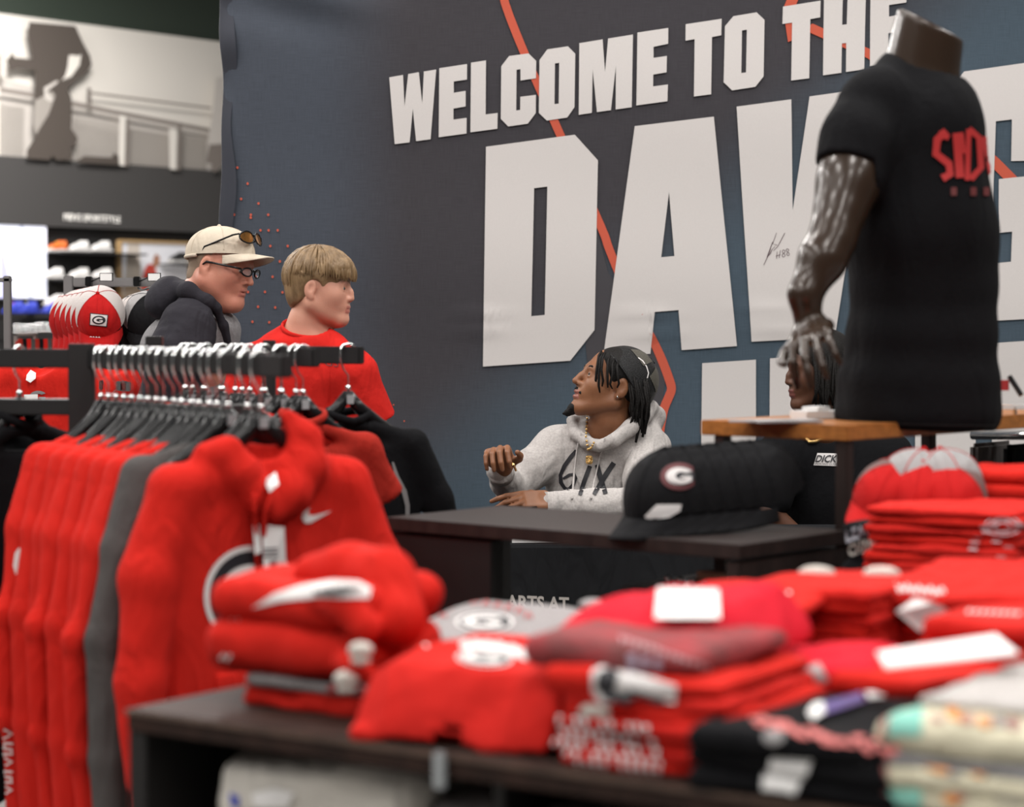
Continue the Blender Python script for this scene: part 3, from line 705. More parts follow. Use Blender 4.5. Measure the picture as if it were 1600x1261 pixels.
# ---------------------------------------------------------------- seated player in the grey hoodie
D = 7.1
sH = 1.07
yaw = radians(14); tilt = radians(21)
f = Vector((-cos(yaw) * cos(tilt), -sin(yaw) * cos(tilt), sin(tilt))); up = Vector((cos(yaw) * sin(tilt), sin(yaw) * sin(tilt), cos(tilt)))
hp = P(955, 600, D); MH = headM(hp, f, up, sH)
A = thing('person', 'seated man in heather grey hoodie and backwards black cap looking up', 'person', (hp.x + .05, D + .2, 0))
nb = P(958, 680, D + .04); shL = P(1012, 705, D + .02); shR = P(868, 700, D + .06); ch = P(930, 750, D + .04); hipc = (nb.x + .03, D + .16, .50)
elR = P(800, 766, D - .04); wrR = P(781, 737, D - .22); elL = P(1000, 788, D - .22); wrL = P(858, 789, D - .30)
S = SDF((hp.x - .52, D - .5, .66), (hp.x + .30, D + .30, 1.62), .0036)
head(S, MH, nose=1.02, lips=1.25, mouth=.002)
S.chain([tf(MH, (-.03, 0, -.05)), tf(MH, (-.035, 0, -.10)), nb], [.054, .056, .066], .02)
S.ell(nb, (.12, .07, .05), .04)
S.chain([shR, elR, wrR], [.05, .04, .028], .01).chain([shL, elL, wrL], [.05, .04, .028], .01).ell((ch.x, ch.y + .06, ch.z), (.13, .08, .18), .05)
hr = handM(P(785, 726, D - .26), (-.16, -.80, .50), (-.10, .45, .85), 1, 1.08)
hand(S, hr, (.85, .80, .78, .80), tc=.1, spread=.08)
hl = handM(P(862, 782, D - .30), (-.98, -.22, .0), (0, -.60, .8), -1, 1.05)
hand(S, hl, (.18, .34, .42, .46), tc=.3, spread=.02)
body = S.mk('body', SKD, A); lipidx(body, MH, LIPD); eyes(MH, A, (.9, .25, .25)); brows(MH, A, DARKH, .0046)
# goatee and moustache
S = SDF(np.array(hp) - .25, np.array(hp) + .25, .004).frame(MH)
S.ell((.081, 0, -.106), (.0195, .022, .0165), 0).cone((.090, 0, -.118), (.108, 0, -.136), .010, .004, .01).cone((.080, 0, -.118), (.096, 0, -.137), .009, .003, .01)
for y in (-1, 1): S.cone((.0965, y * .003, -.0505), (.087, y * .024, -.060), .0052, .0045, .003); S.cone((.083, y * .024, -.060), (.072, y * .026, -.09), .003, .003, .003)
S.frame().noise(.0012, 120, 3); S.mk('beard', DARKH, A)
# dreadlocks
rng = random.Random(4); mb = MB()
S = SDF(np.array(hp) - .25, np.array(hp) + .25, .005).frame(MH)
S.ell((-.018, 0, .030), (.100, .082, .090), 0); S.ell((.10, 0, -.03), (.085, .12, .10), .01, 's'); S.ell((-.01, .09, -.02), (.028, .03, .04), .01, 's'); S.frame(); S.mk('scalp_hair', DARKH, A)
roots = []
for i in range(40):
    x = -.022 - .060 * rng.random(); roots.append((x, (1 if i % 4 else -1) * (.076 + rng.uniform(-.006, .004)), .028 + rng.uniform(-.02, .014), rng.uniform(.085, .125)))
roots += [(.076, .050, .060, .085), (.071, .056, .056, .098), (.066, .060, .058, .080), (.050, .068, .054, .075), (.036, .073, .050, .070), (.022, .077, .048, .060), (.05, -.07, .05, .10), (.03, -.075, .05, .10), (.0, -.078, .05, .11)]
for x, y, z, ln in roots:
    p0 = tf(MH, (x, y * .86, z + .018)); p1 = tf(MH, (x * 1.03 + .004, y * 1.10, z)); g = Vector((0, 0, -1)); side = (p1 - hp); side.z = 0; side.normalize()
    p2 = p1 + g * ln * .45 * sH + side * .012; p3 = p1 + g * ln * .85 * sH + side * .008 + Vector((rng.uniform(-.008, .008), 0, 0)); p4 = p1 + g * ln * 1.05 * sH + side * .004
    m_ = MB().tube([p0, p1, p2, p3, p4], [.0035, .0044, .0042, .0038, .0024], 7); m_.mk('dreadlock', DARKH, A, smooth=True)
for i in range(22):
    y = rng.uniform(-.06, .075); p1 = tf(MH, (-.085 + rng.uniform(-.01, .02) - 0, y, -.02 + rng.uniform(-.02, .02))); p2 = p1 + Vector((rng.uniform(-.01, .02), rng.uniform(-.02, 0), -.07)); p3 = p2 + Vector((rng.uniform(-.02, .01), -.01, -.05))
    MB().tube([tf(MH, (-.07, y * .8, .03)), p1, p2, p3], [.005, .0065, .006, .004], 7).mk('dreadlock', DARKH, A, smooth=True)
# backwards cap
CAPF = mat('black_cap_mesh', (.006, .006, .0065), .42, bump=.8, bscale=420, spec=.3); CAPL = mat('cap_mesh_window', (.075, .068, .052), .5, bump=.8, bscale=400)
def dome(M, c, r, fn, m, name, parent, nu=40, nv=14, zcut=0.0, thick=0):
    V = []; F = []
    for j in range(nv + 1):
        for i in range(nu):
            a = 2 * pi * i / nu; b = (pi / 2) * (1 - j / nv) if not zcut else pi / 2 - (pi / 2 + zcut) * j / nv
            b = pi / 2 * (j / nv) * 1.0; x, y, z = sin(b) * cos(a), sin(b) * sin(a), cos(b); s_ = fn(a, b) if fn else 1
            V.append(tf(M, (c[0] + r[0] * x * s_, c[1] + r[1] * y * s_, c[2] + r[2] * z * s_)))
    for j in range(nv):
        for i in range(nu): F.append([j * nu + i, (j + 1) * nu + i, (j + 1) * nu + (i + 1) % nu, j * nu + (i + 1) % nu])
    return mk(name, [tuple(v) for v in V], F, m, parent)
ct = .66; MC = headM(tf(MH, (-.040, 0, .030)), f * cos(ct) + up * sin(ct), up * cos(ct) - f * sin(ct), sH)
cap0 = dome(MC, (0, 0, -.012), (.107, .090, .108), lambda a, b: 1 + .006 * cos(6 * a), CAPF, 'cap_crown', A)
bd = MB(); pts = [tf(MC, (.108 * cos(q), .091 * sin(q), -.014)) for q in np.linspace(0, 2 * pi, 41)]
bd.tube(pts, .004, 6); bd.mk('cap_band', CAPF, cap0, smooth=True)
for a0, a1, b0, b1 in ((.55, 1.35, .45, 1.0), (1.75, 2.6, .40, 1.0), (.3, .9, .12, .40)):
    V = []; F = []; n = 8
    for i in range(n + 1):
        for j in range(n + 1):
            a = a0 + (a1 - a0) * i / n; b = b0 + (b1 - b0) * j / n; V.append(tf(MC, (.1085 * sin(b) * cos(a), .0915 * sin(b) * sin(a), -.012 + .1095 * cos(b))))
    for i in range(n):
        for j in range(n): q = i * (n + 1) + j; F.append([q, q + n + 1, q + n + 2, q + 1])
    mk('mesh_window', [tuple(v) for v in V], F, CAPL, cap0)
MB().ball(tf(MC, (0, 0, .098)), .007, 8).mk('cap_button', CAPF, cap0)
# brim hanging down behind
V = []; F = []; n = 10
for i in range(n + 1):
    a = pi - .75 + 1.5 * i / n
    for j in range(5):
        t = j / 4; rr = 1 + .62 * t * (1 - .35 * abs(i - n / 2) / (n / 2)); V.append(tf(MC, (.105 * cos(a) * rr, .088 * sin(a) * rr, -.012 - .055 * t - .02 * (abs(i - n / 2) / (n / 2)) ** 2)))
for i in range(n):
    for j in range(4): q = i * 5 + j; F.append([q, q + 5, q + 6, q + 1])
mk('cap_brim', [tuple(v) for v in V], F, CAPF, cap0)
decal('cap_text_strip', stroke([(997, 559), (1004, 564), (1010, 573), (1013, 583), (1011, 591)], 1.6), cap0, WPRINT, cap0, 4)
# ear studs, chain and pendant
MB().ball(tf(MH, (-.006, .090, -.036)), .0035, 8).mk('ear_stud', CHROME, A)
GOLD = mat('gold', (.75, .50, .20), .25, 1, bump=.3, bscale=900)
# hoodie
HG = HEATH
S = SDF((hp.x - .54, D - .52, .60), (hp.x + .34, D + .36, 1.38), .0062)
S.ell((ch.x + .012, ch.y + .03, ch.z - .02), (.175, .125, .20), 0).ell((ch.x + .04, D + .10, .74), (.175, .14, .16), .06)
S.cone(shR, shL, .062, .066, .05); S.ell(nb, (.12, .09, .05), .05)
S.chain([shR, lp(shR, elR, .5), elR], [.068, .060, .055], .03); S.chain([elR, lp(elR, wrR, .5), wrR], [.055, .050, .040], .012)
S.chain([shL, lp(shL, elL, .5), elL], [.072, .064, .060], .03); S.chain([elL, lp(elL, wrL, .5), wrL], [.060, .052, .043], .012)
# fold displacement along sleeves and torso
S.noise(.0024, 26, 11, (1, 1, .55)); S.noise(.0012, 70, 12, (1, .6, 1))
S.chain([P(893, 657, D + .02), P(899, 678, D - .02), P(918, 692, D - .06), P(935, 697, D - .08), P(960, 688, D - .09), P(985, 668, D - .06), P(1006, 650, D), P(1018, 636, D + .05)], [.014, .020, .020, .018, .022, .026, .028, .020], .010)
S.chain([P(1018, 636, D + .05), P(1024, 650, D + .09), P(1005, 668, D + .14), P(960, 655, D + .17), P(915, 650, D + .12), P(893, 657, D + .02)], [.020, .032, .035, .035, .026, .014], .014)
S.ell(P(1008, 668, D + .10), (.05, .08, .045), .03)
# neck opening
S.chain([P(950, 640, D + .02), P(940, 672, D - .01)], [.060, .050], .012, 's'); S.ell(tf(MH, (0, 0, -.02)), (.085 * sH, .085 * sH, .10 * sH), .01, 's')
hood = S.mk('hoodie', HG, A)
# inner tee collar
mt = MB().tube([P(916, 678, D - .02), P(924, 688, D - .045), P(940, 690, D - .055), P(956, 684, D - .05)], .008, 8); mt.mk('inner_collar', HEATH2, A, smooth=True)
# cuffs
mb = MB(); mb.tube([lp(elR, wrR, .85), lp(elR, wrR, 1.08)], .041, 16); mb.mk('cuff', HG, hood, smooth=True)
mb = MB(); mb.tube([lp(elL, wrL, .88), lp(elL, wrL, 1.05)], .041, 16); mb.mk('cuff', HG, hood, smooth=True)
# big black numeral lettering
tr = bvh(hood)
six = [(901, 704), (893, 713), (882, 728), (876, 742), (877, 754), (883, 763), (889, 764), (896, 757), (900, 747), (898, 741), (890, 742), (880, 748)]
decal('print_six', stroke(six, [5.5, 6.5, 6.5, 6, 6, 5.5, 5, 5, 5, 4.5, 4.5, 3]), hood, BPRINT, hood, 4, .002, tr)
decal('print_i', stroke([(922, 728), (913, 752), (906, 774)], [7, 7, 6]), hood, BPRINT, hood, 4, .002, tr)
decal('print_x', stroke([(959, 723), (944, 746), (928, 773)], [8, 8, 6]), hood, BPRINT, hood, 4, .0024, tr)
decal('print_x', stroke([(933, 726), (938, 745), (946, 772)], [7, 8, 7]), hood, BPRINT, hood, 4, .002, tr)
pr = projector([hood], .006)
for pts in ([(908, 678), (903, 700), (898, 740), (893, 780)], [(946, 686), (938, 712), (930, 745), (923, 780)]):
    w = [pr(*p) for p in pts]; w = [p for p in w if p]
    MB().tube(w, .0035, 6).mk('drawstring', HEATH, hood, smooth=True)
pr = projector([hood, body], .008)
cp = [(915, 650), (914, 668), (916, 685), (920, 700), (926, 699), (931, 690)]
w = [p for p in (pr(*q) for q in cp) if p]; ring = []
for i in range(len(w) - 1):
    for t in (0, .33, .66): ring.append(lp(w[i], w[i + 1], t))
cb = MB()
for p in ring: cb.ball(p, .0042, 6)
cn = cb.mk('gold_chain', GOLD, A); p = pr(921, 718)
pe = MB().box((p[0], p[1] - .004, p[2]), (.011, .004, .014), bev=.003).ball((p[0] - .006, p[1] - .008, p[2] + .008), .005, 6).ball((p[0] + .006, p[1] - .008, p[2] + .006), .005, 6).ball((p[0], p[1] - .008, p[2] - .008), .006, 6).mk('pendant', GOLD, cn)
mb = MB().tube([P(802, 725, D - .40), P(806, 735, D - .36)], .004, 6); mb.mk('gold_pen_clip', GOLD, A)
pants(A, hipc, (nb.x - .10, D - .25, .50), (nb.x + .12, D - .25, .50), (nb.x - .10, D - .25, .09), (nb.x + .12, D - .25, .09), CHARF)
ph = thing('mobile_phone', 'dark phone lying under the seated man\'s resting hand on the table', 'phone', tuple(P(806, 784, D - .36)))
box('case', P(806, 793, D - .36), (.035, .06, .004), BLKPL, ph, R=rotz(1.2), bev=.003)
# stool under him
st = thing('stool', 'low black stool under the seated man in the grey hoodie', 'stool', (hipc[0], D + .2, 0))
box('seat', (hipc[0], D + .2, .325), (.19, .17, .02), BLKPL, st, bev=.01)
for a in (-1, 1):
    for b in (-1, 1): MB().tube([(hipc[0] + a * .15, D + .2 + b * .13, .31), (hipc[0] + a * .17, D + .2 + b * .15, 0)], .012, 8).mk('leg', BLKMET, st)
# ---------------------------------------------------------------- cap builder (frame: +x brim, +z up, origin at head centre height)
def cap(M, mc, mb_, parent, back=None, name='cap_crown', rx=.108, ry=.088, rz=.094, z0=.030, blen=.072, droop=.018, squash=None, button=True):
    def pt(a, b):
        x, y, z = sin(b) * cos(a), sin(b) * sin(a), cos(b); s_ = 1 + .008 * abs(cos(3 * a)) * sin(b); fr = .010 * max(0, cos(a)) * sin(b) * (1 if b > .6 else b / .6)
        return tf(M, ((rx * x * s_) + fr - .012, ry * y * s_, z0 + rz * (z ** .85 if z > 0 else 0)))
    nu, nv = 48, 14; V = []; F = []; mi = []
    for j in range(nv + 1):
        for i in range(nu): V.append(pt(2 * pi * i / nu, pi / 2 * j / nv))
    for j in range(nv):
        for i in range(nu):
            F.append([j * nu + i, (j + 1) * nu + i, (j + 1) * nu + (i + 1) % nu, j * nu + (i + 1) % nu]); a = 2 * pi * (i + .5) / nu; mi.append(1 if back and cos(a) < .45 else 0)
    cr = mk(name, [tuple(v) for v in V], F, [mc, back or mc], parent, midx=mi)
    if button: MB().ball(pt(0, 0), .007, 8).mk('cap_button', mc, cr, smooth=True)
    m_ = MB()
    for k_ in range(3):
        m_.tube([pt(pi / 3 * k_ + pi / 6 if False else pi / 3 * k_, b) + (pt(pi / 3 * k_, b) - tf(M, (0, 0, z0))).normalized() * .0006 for b in np.linspace(0.05, 1.5, 9)], .0012, 5)
        m_.tube([pt(pi + pi / 3 * k_, b) + (pt(pi + pi / 3 * k_, b) - tf(M, (0, 0, z0))).normalized() * .0006 for b in np.linspace(0.05, 1.5, 9)], .0012, 5)
    m_.mk('panel_seam', mc, cr)
    V = []; F = []; n = 18; q = 6
    for s_ in (0, 1):
        for i in range(n + 1):
            u = -1 + 2 * i / n; a = u * 1.12
            for j in range(q + 1):
                t = j / q; bx, by = rx * cos(a) - .012 + .008, ry * sin(a)
                L = blen * (1 - abs(u) ** 3.0) ; x = bx + L * t; y = by * (1 - .10 * t * (1 - abs(u)))
                V.append(tuple(tf(M, (x, y, z0 + .004 - droop * t - .030 * (y / ry) ** 2 * (.45 + .55 * t) - .0035 * s_))))
    w = (n + 1) * (q + 1)
    for i in range(n):
        for j in range(q):
            a = i * (q + 1) + j; F.append([a, a + q + 1, a + q + 2, a + 1]); F.append([a + w, a + w + 1, a + w + q + 2, a + w + q + 1])
    for i in range(n): a = i * (q + 1) + q; F.append([a, a + q + 1, a + q + 1 + w, a + w])
    for i in (0, n):
        for j in range(q): a = i * (q + 1) + j; F.append([a, a + 1, a + 1 + w, a + w])
    br = mk('cap_brim', V, F, mb_, parent)
    return cr, br
# ---------------------------------------------------------------- boy in the red tee
D = 6.4; tilt = radians(-3); ps = radians(9)
f = Vector((cos(ps) * cos(tilt), -sin(ps) * cos(tilt), sin(tilt))); up = Vector((-sin(tilt) * cos(ps), 0, cos(tilt)))
hp = P(501, 449, D); MH = headM(hp, f, up, .91)
B = thing('person', 'standing boy with sandy hair in a plain red t-shirt', 'person', (hp.x, D + .03, 0))
nb = P(478, 535, D + .02); sR = P(390, 576, D + .03); sL = P(556, 585, D - .08); eR = P(372, 700, D + .03); eL = P(588, 705, D - .03); wR = P(395, 800, D - .05); wL = P(600, 800, D - .12)
S = SDF((hp.x - .36, D - .34, .78), (hp.x + .32, D + .3, 1.60), .0036)
head(S, MH, nose=.92, jaw=.97, lips=1.0, brow=.8)
S.chain([tf(MH, (-.03, 0, -.05)), tf(MH, (-.045, 0, -.11)), nb], [.046, .045, .056], .02); S.ell(nb, (.10, .06, .05), .04); S.ell((nb.x, nb.y + .02, nb.z - .15), (.12, .07, .16), .05)
S.chain([sR, eR, wR], [.042, .036, .026], .02).chain([sL, eL, wL], [.042, .036, .026], .02)
for w_, e_ in ((wR, eR), (wL, eL)): hand(S, handM(w_, (w_ - e_), (1 if w_ is wL else -1, -.3, 0), 1 if w_ is wR else -1, .95), (.3, .35, .4, .4))
body = S.mk('body', SKB, B); lipidx(body, MH, LIPL); eyes(MH, B, (.95, -.1, -.02)); brows(MH, B, BROWL, .0026)
S = SDF((hp.x - .38, D - .30, .85), (hp.x + .34, D + .32, 1.44), .006)
S.ell((nb.x + .005, D, nb.z - .13), (.165, .11, .16), 0).ell((nb.x, D - .01, nb.z - .40), (.16, .115, .22), .08)
S.cone(sR, sL, .050, .052, .05); S.cone(P(452, 528, D + .03), P(402, 562, D + .03), .042, .046, .04); S.cone(P(500, 532, D - .02), P(545, 570, D - .06), .038, .046, .04); S.ell(P(476, 540, D), (.105, .08, .05), .05)
S.chain([sR, lp(sR, eR, .9)], [.062, .078], .03).chain([sL, lp(sL, eL, .62)], [.062, .080], .03)
S.noise(.0014, 20, 3, (1, 1, .5)).noise(.0006, 60, 4)
p = lp(sL, eL, .60); dL = np.array(eL - sL); dL /= np.linalg.norm(dL)
S.cut(lambda X, Y, Z: np.where(X > nb.x + .12, (X - p[0]) * dL[0] + (Y - p[1]) * dL[1] + (Z - p[2]) * dL[2], -1.0), .003)
c0 = P(478, 512, D - .01); ax = Vector((.12, -.38, .92)).normalized()
S.cone(c0 - ax * .004, c0 + ax * .12, .066, .11, .004, 's')
tee = S.mk('t_shirt', RED2, B)
a1 = ax.cross(Vector((0, 1, 0))).normalized(); a2 = ax.cross(a1)
col = MB(); col.tube([c0 - ax * .002 + (a1 * cos(q) + a2 * sin(q)) * .068 for q in np.linspace(0, 2 * pi, 33)], .0055, 8, flat=1.5); col.mk('collar', RED2, tee, smooth=True)
pr = projector([tee], .002); text('print_letters', 'GS', [(508, 560), (531, 563), (529, 574), (507, 571)], BPRINT, tee, pr, bold=-.012, maxe=4)
# hair: shell plus locks
S = SDF(np.array(hp) - .2, np.array(hp) + .2, .005).frame(MH)
S.ell((-.015, 0, .035), (.108, .088, .096), 0).ell((.055, 0, .065), (.052, .070, .040), .02); S.ell((-.06, 0, -.03), (.048, .060, .055), .03)
S.rbox((.125, 0, -.07), (.10, .11, .076), .03, .01, 's'); S.ell((.0, 0, -.10), (.09, .2, .062), .01, 's'); S.ell((.002, -.095, -.010), (.027, .035, .036), .006, 's'); S.ell((.002, .095, -.010), (.027, .035, .036), .006, 's'); S.ell((.065, .095, .0), (.04, .035, .05), .01, 's').ell((.065, -.095, .0), (.04, .035, .05), .01, 's')
S.frame(); hair = S.mk('hair', BLOND, B)
rng = random.Random(2); mb = MB(); crown = (-.03, .0, .125)
for i in range(420):
    a = rng.uniform(-pi, pi); le = 1.0; fr = cos(a)
    b1 = (1.64 if fr > .5 else 1.62 if fr > -.2 else 2.05) + rng.uniform(-.12, .06); b0 = rng.uniform(.0, .7) * b1
    if abs(sin(a)) > .75 and b1 > 1.5: b1 = 1.58 + rng.uniform(-.1, .04)
    pts = []; rr = 1 + rng.uniform(-.02, .035)
    for t in np.linspace(0, 1, 6):
        b = b0 + (b1 - b0) * t; aa = a + .03 * sin(4 * t + i)
        x, y, z = sin(b) * cos(aa), sin(b) * sin(aa), cos(b); k_ = rr
        q = [-.013 + .108 * x * k_, .089 * y * k_, .034 + .098 * z * k_]
        if x > .2: q[0] += .014 * x * min(1, b); q[2] -= .0
        pts.append(tf(MH, q))
    mb.tube(pts, [.002, .0042, .0046, .0042, .003, .0008], 5, cap=False)
lk = mb.mk('hair_locks', BLOND, hair, smooth=True); tag(lk, kind='stuff')
pants(B, (nb.x, D, .86), (nb.x - .09, D - .02, .48), (nb.x + .09, D - .02, .48), (nb.x - .09, D, .08), (nb.x + .09, D, .08), CHARF)

# ---------------------------------------------------------------- man in the tan cap
D = 6.85; tilt = radians(-12); ps = radians(22)
f = Vector((cos(ps) * cos(tilt), -sin(ps) * cos(tilt), sin(tilt))); up = Vector((-sin(tilt) * cos(ps), 0, cos(tilt)))
hp = P(347, 416, D); MH = headM(hp, f, up, 1.0)
C = thing('person', 'man in tan cap and glasses wearing a two-tone charcoal and grey hoodie', 'person', (hp.x - .1, D + .05, 0))
nb = P(300, 500, D + .03); sR = P(278, 515, D - .10); sL = P(305, 520, D + .22); eR = P(262, 640, D - .16); wR = P(345, 700, D - .28); eL = P(300, 650, D + .25); wL = P(330, 770, D + .22)
S = SDF((hp.x - .36, D - .42, .80), (hp.x + .32, D + .42, 1.66), .0038)
head(S, MH, nose=1.05, jaw=1.0, fat=.007, lips=.9, brow=1.15)
S.chain([tf(MH, (-.025, 0, -.06)), tf(MH, (-.055, 0, -.13)), nb], [.066, .070, .08], .03); S.ell(tf(MH, (.045, 0, -.115)), (.035, .035, .018), .03)
S.ell((nb.x, nb.y, nb.z - .12), (.13, .14, .16), .05); S.chain([sR, eR, wR], [.05, .045, .03], .02).chain([sL, eL, wL], [.05, .045, .03], .02)
for w_, e_ in ((wR, eR), (wL, eL)): hand(S, handM(w_, (w_ - e_), (0, -.3, .9), 1, 1.0), (.4, .45, .5, .5))
body = S.mk('body', SKL, C); lipidx(body, MH, LIPL); eyes(MH, C, (.93, -.1, -.25)); brows(MH, C, BROWL, .0026)
# cropped hair
S = SDF(np.array(hp) - .2, np.array(hp) + .2, .005).frame(MH); S.ell((-.016, 0, .024), (.1005, .0795, .090), 0).ell((-.055, 0, -.045), (.052, .058, .045), .02)
S.rbox((.11, 0, 0), (.105, .12, .14), .02, .01, 's'); S.ell((-.0, 0, -.125), (.12, .2, .055), .01, 's'); S.ell((-.008, -.09, -.010), (.028, .035, .036), .006, 's').ell((-.008, .09, -.010), (.028, .035, .036), .006, 's')
S.frame(); S.mk('hair', GREYH, C)
TAN = fabric('tan_twill', (.52, .45, .36)); TAND = mat('cap_brim_underside', (.05, .04, .035), .8)
mcap = MH @ Matrix.Rotation(radians(-13), 4, 'Y') @ Matrix.Translation((0, 0, .004))
cr, br = cap(mcap, TAN, TAN, C, rz=.092, z0=.028, blen=.070, droop=.012, rx=.108, ry=.088)
MB().tube([tf(mcap, (-.012 + .106 * cos(q), .087 * sin(q), .024)) for q in np.linspace(pi * .6, pi * 1.4, 15)], .006, 8).mk('cap_strap', TAN, cr, smooth=True)
MB().ball(tf(mcap, (.092, -.015, .080)), (.006, .016, .014), 10).mk('cap_emblem', BPRINT, cr)
# eyeglasses
def spectacles(M, root, name, zc, xf, frame_m, lens_m, w=.031, hh=.016, tb=.0022, back=-.01, arm_drop=.0, y0=.034):
    g = MB()
    for y in (-1, 1):
        pts = [tf(M, (xf - .012 * (abs(q_ := (y0 + w * cos(a) * .82)) / .066) ** 2, y * q_, zc + hh * sin(a) * (1 - .1 * cos(a)))) for a in np.linspace(0, 2 * pi, 21)]
        g.tube(pts, tb, 6); g.tube([tf(M, (xf - .012, y * (y0 + w * .82), zc + hh * .5)), tf(M, (xf - .03, y * .078, zc + hh * .5)), tf(M, (back, y * .086, zc + hh * .4 - arm_drop)), tf(M, (back - .012, y * .084, zc - arm_drop - .006))], tb * 1.2, 6)
    g.tube([tf(M, (xf - .003, -.009, zc + hh * .3)), tf(M, (xf, 0, zc + hh * .5)), tf(M, (xf - .003, .009, zc + hh * .3))], tb, 6)
    o_ = g.mk(name, frame_m, root, smooth=True)
    for y in (-1, 1):
        V = [tuple(tf(M, (xf - .012 * (abs(q_ := (y0 + w * cos(a) * .80)) / .066) ** 2, y * q_, zc + hh * .97 * sin(a)))) for a in np.linspace(0, 2 * pi, 21)[:-1]]
        mk('lens', V, [list(range(20))], lens_m, o_, smooth=False)
    return o_
GLASS = mat('clear_lens', (.9, .95, 1), .03, alpha=.16, spec=.8); AMB = mat('amber_mirror_lens', (.42, .19, .05), .08, .7, vary=.3, vscale=30)
spectacles(MH, C, 'eyeglasses', .000, .112, BLKPL, GLASS, back=-.008, hh=.0125, w=.030, tb=.0028)
ms = mcap @ Matrix.Translation((.0, 0, .0)) @ Matrix.Rotation(radians(-12), 4, 'Y')
spectacles(ms, C, 'sunglasses', .055, .125, BLKPL, AMB, w=.040, hh=.019, tb=.0026, back=-.005, arm_drop=.012, y0=.038)
# hoodie body, sleeves, hood
S = SDF((hp.x - .42, D - .26, .82), (hp.x + .30, D + .42, 1.52), .0065)
S.ell((nb.x - .015, D + .05, nb.z - .10), (.150, .17, .14), 0).ell((nb.x - .01, D + .05, nb.z - .36), (.155, .16, .25), .08); S.ell((nb.x + .05, D + .03, nb.z - .03), (.10, .12, .07), .05)
S.noise(.0025, 22, 8, (1, 1, .6)); hb = S.mk('hoodie_body', HEATH2, C)
S = SDF((hp.x - .45, D - .42, .82), (hp.x + .30, D + .50, 1.50), .0065)
S.chain([P(300, 472, D - .07), P(292, 510, D - .12), P(281, 552, D - .15), eR], [.040, .076, .092, .090], .04); S.chain([eR, lp(eR, wR, .5), wR], [.090, .062, .045], .01)
S.chain([sL, eL], [.085, .068], .02).chain([eL, wL], [.068, .045], .01); S.noise(.004, 24, 9, (1, 1, .6)).noise(.0015, 60, 4); S.mk('sleeve', CHARF, hb)
S = SDF((hp.x - .32, D - .22, 1.20), (hp.x + .22, D + .30, 1.56), .0055)
S.chain([P(338, 482, D - .09), P(322, 470, D - .11), P(295, 455, D - .10), P(268, 450, D - .02), P(262, 452, D + .08)], [.013, .022, .027, .033, .038], .02)
S.chain([P(262, 452, D + .08), P(290, 455, D + .17), P(330, 478, D + .15), P(352, 505, D + .06)], [.038, .032, .024, .014], .02)
S.chain([P(338, 482, D - .09), P(348, 508, D - .07), P(357, 545, D - .04)], [.016, .014, .008], .01); S.ell(P(255, 478, D + .02), (.05, .10, .045), .04); S.ell(P(266, 466, D + .03), (.068, .11, .052), .04)
S.ell(tf(MH, (-.02, 0, -.09)), (.080, .083, .10), .01, 's'); S.noise(.0025, 26, 2); S.mk('hood', CHARF, hb)
pants(C, (nb.x + .01, D + .05, .88), (nb.x, D - .06, .48), (nb.x, D + .16, .48), (nb.x - .02, D - .06, .08), (nb.x - .02, D + .16, .08), CHARF, .095)

# ---------------------------------------------------------------- person behind the mannequin
D = 7.25; ps = radians(12)
f = Vector((-cos(ps), -sin(ps), -.05)); hp = P(1279, 579, D); MH = headM(hp, f, (0, 0, 1), 1.05)
E_ = thing('person', 'seated person with dreadlocks and gold chain in a black t-shirt behind the mannequin', 'person', (hp.x + .03, D + .15, 0))
nb = P(1285, 672, D + .03); sA = P(1222, 712, D - .02); sB = P(1388, 714, D + .06); eA = P(1198, 800, D - .12); eB = P(1424, 800, D - .05)
S = SDF((hp.x - .34, D - .5, .60), (hp.x + .48, D + .3, 1.60), .0042); head(S, MH, nose=.92, lips=1.3)
S.chain([tf(MH, (-.03, 0, -.05)), tf(MH, (-.045, 0, -.11)), nb], [.058, .062, .07], .02); S.ell((nb.x + .03, nb.y + .03, nb.z - .15), (.14, .08, .16), .05)
wA, wB = Vector((nb.x - .06, 7.14, .66)), Vector((nb.x + .16, 7.14, .66)); S.chain([sA, eA, wA], [.05, .042, .03], .02).chain([sB, eB, wB], [.05, .042, .03], .02)
hand(S, handM(wA, (.5, -.3, -.02), (0, -.1, 1), 1), (.3, .35, .4, .4)); hand(S, handM(wB, (-.6, -.3, -.02), (0, -.1, 1), -1), (.3, .35, .4, .4))
body = S.mk('body', SKD2, E_); lipidx(body, MH, mat('dark_lip', (.16, .05, .04), .4)); eyes(MH, E_); brows(MH, E_, DARKH)
S = SDF(np.array(hp) - .2, np.array(hp) + .2, .006).frame(MH); S.ell((-.018, 0, .036), (.104, .086, .096), 0); S.ell((.10, 0, -.04), (.085, .12, .10), .01, 's'); S.frame(); S.mk('hair', DARKH, E_)
rng = random.Random(8)
for i in range(30):
    y = 1 if i % 3 else -1; x = .045 - .12 * (i / 30); p1 = tf(MH, (x, y * .085, .03 + rng.uniform(-.01, .01))); ln = rng.uniform(.10, .20)
    MB().tube([tf(MH, (x * .8, y * .05, .10)), p1, p1 + Vector((rng.uniform(-.01, .01), -.008, -ln * .6)), p1 + Vector((rng.uniform(-.015, .015), -.004, -ln))], [.005, .0065, .006, .004], 6).mk('dreadlock', DARKH, E_, smooth=True)
S = SDF((nb.x - .38, D - .34, .55), (nb.x + .42, D + .36, 1.36), .008)
S.ell((nb.x + .05, D + .04, nb.z - .17), (.20, .125, .17), 0).ell((nb.x + .06, D + .06, .76), (.18, .14, .2), .06); S.cone(sA, sB, .070, .072, .05)
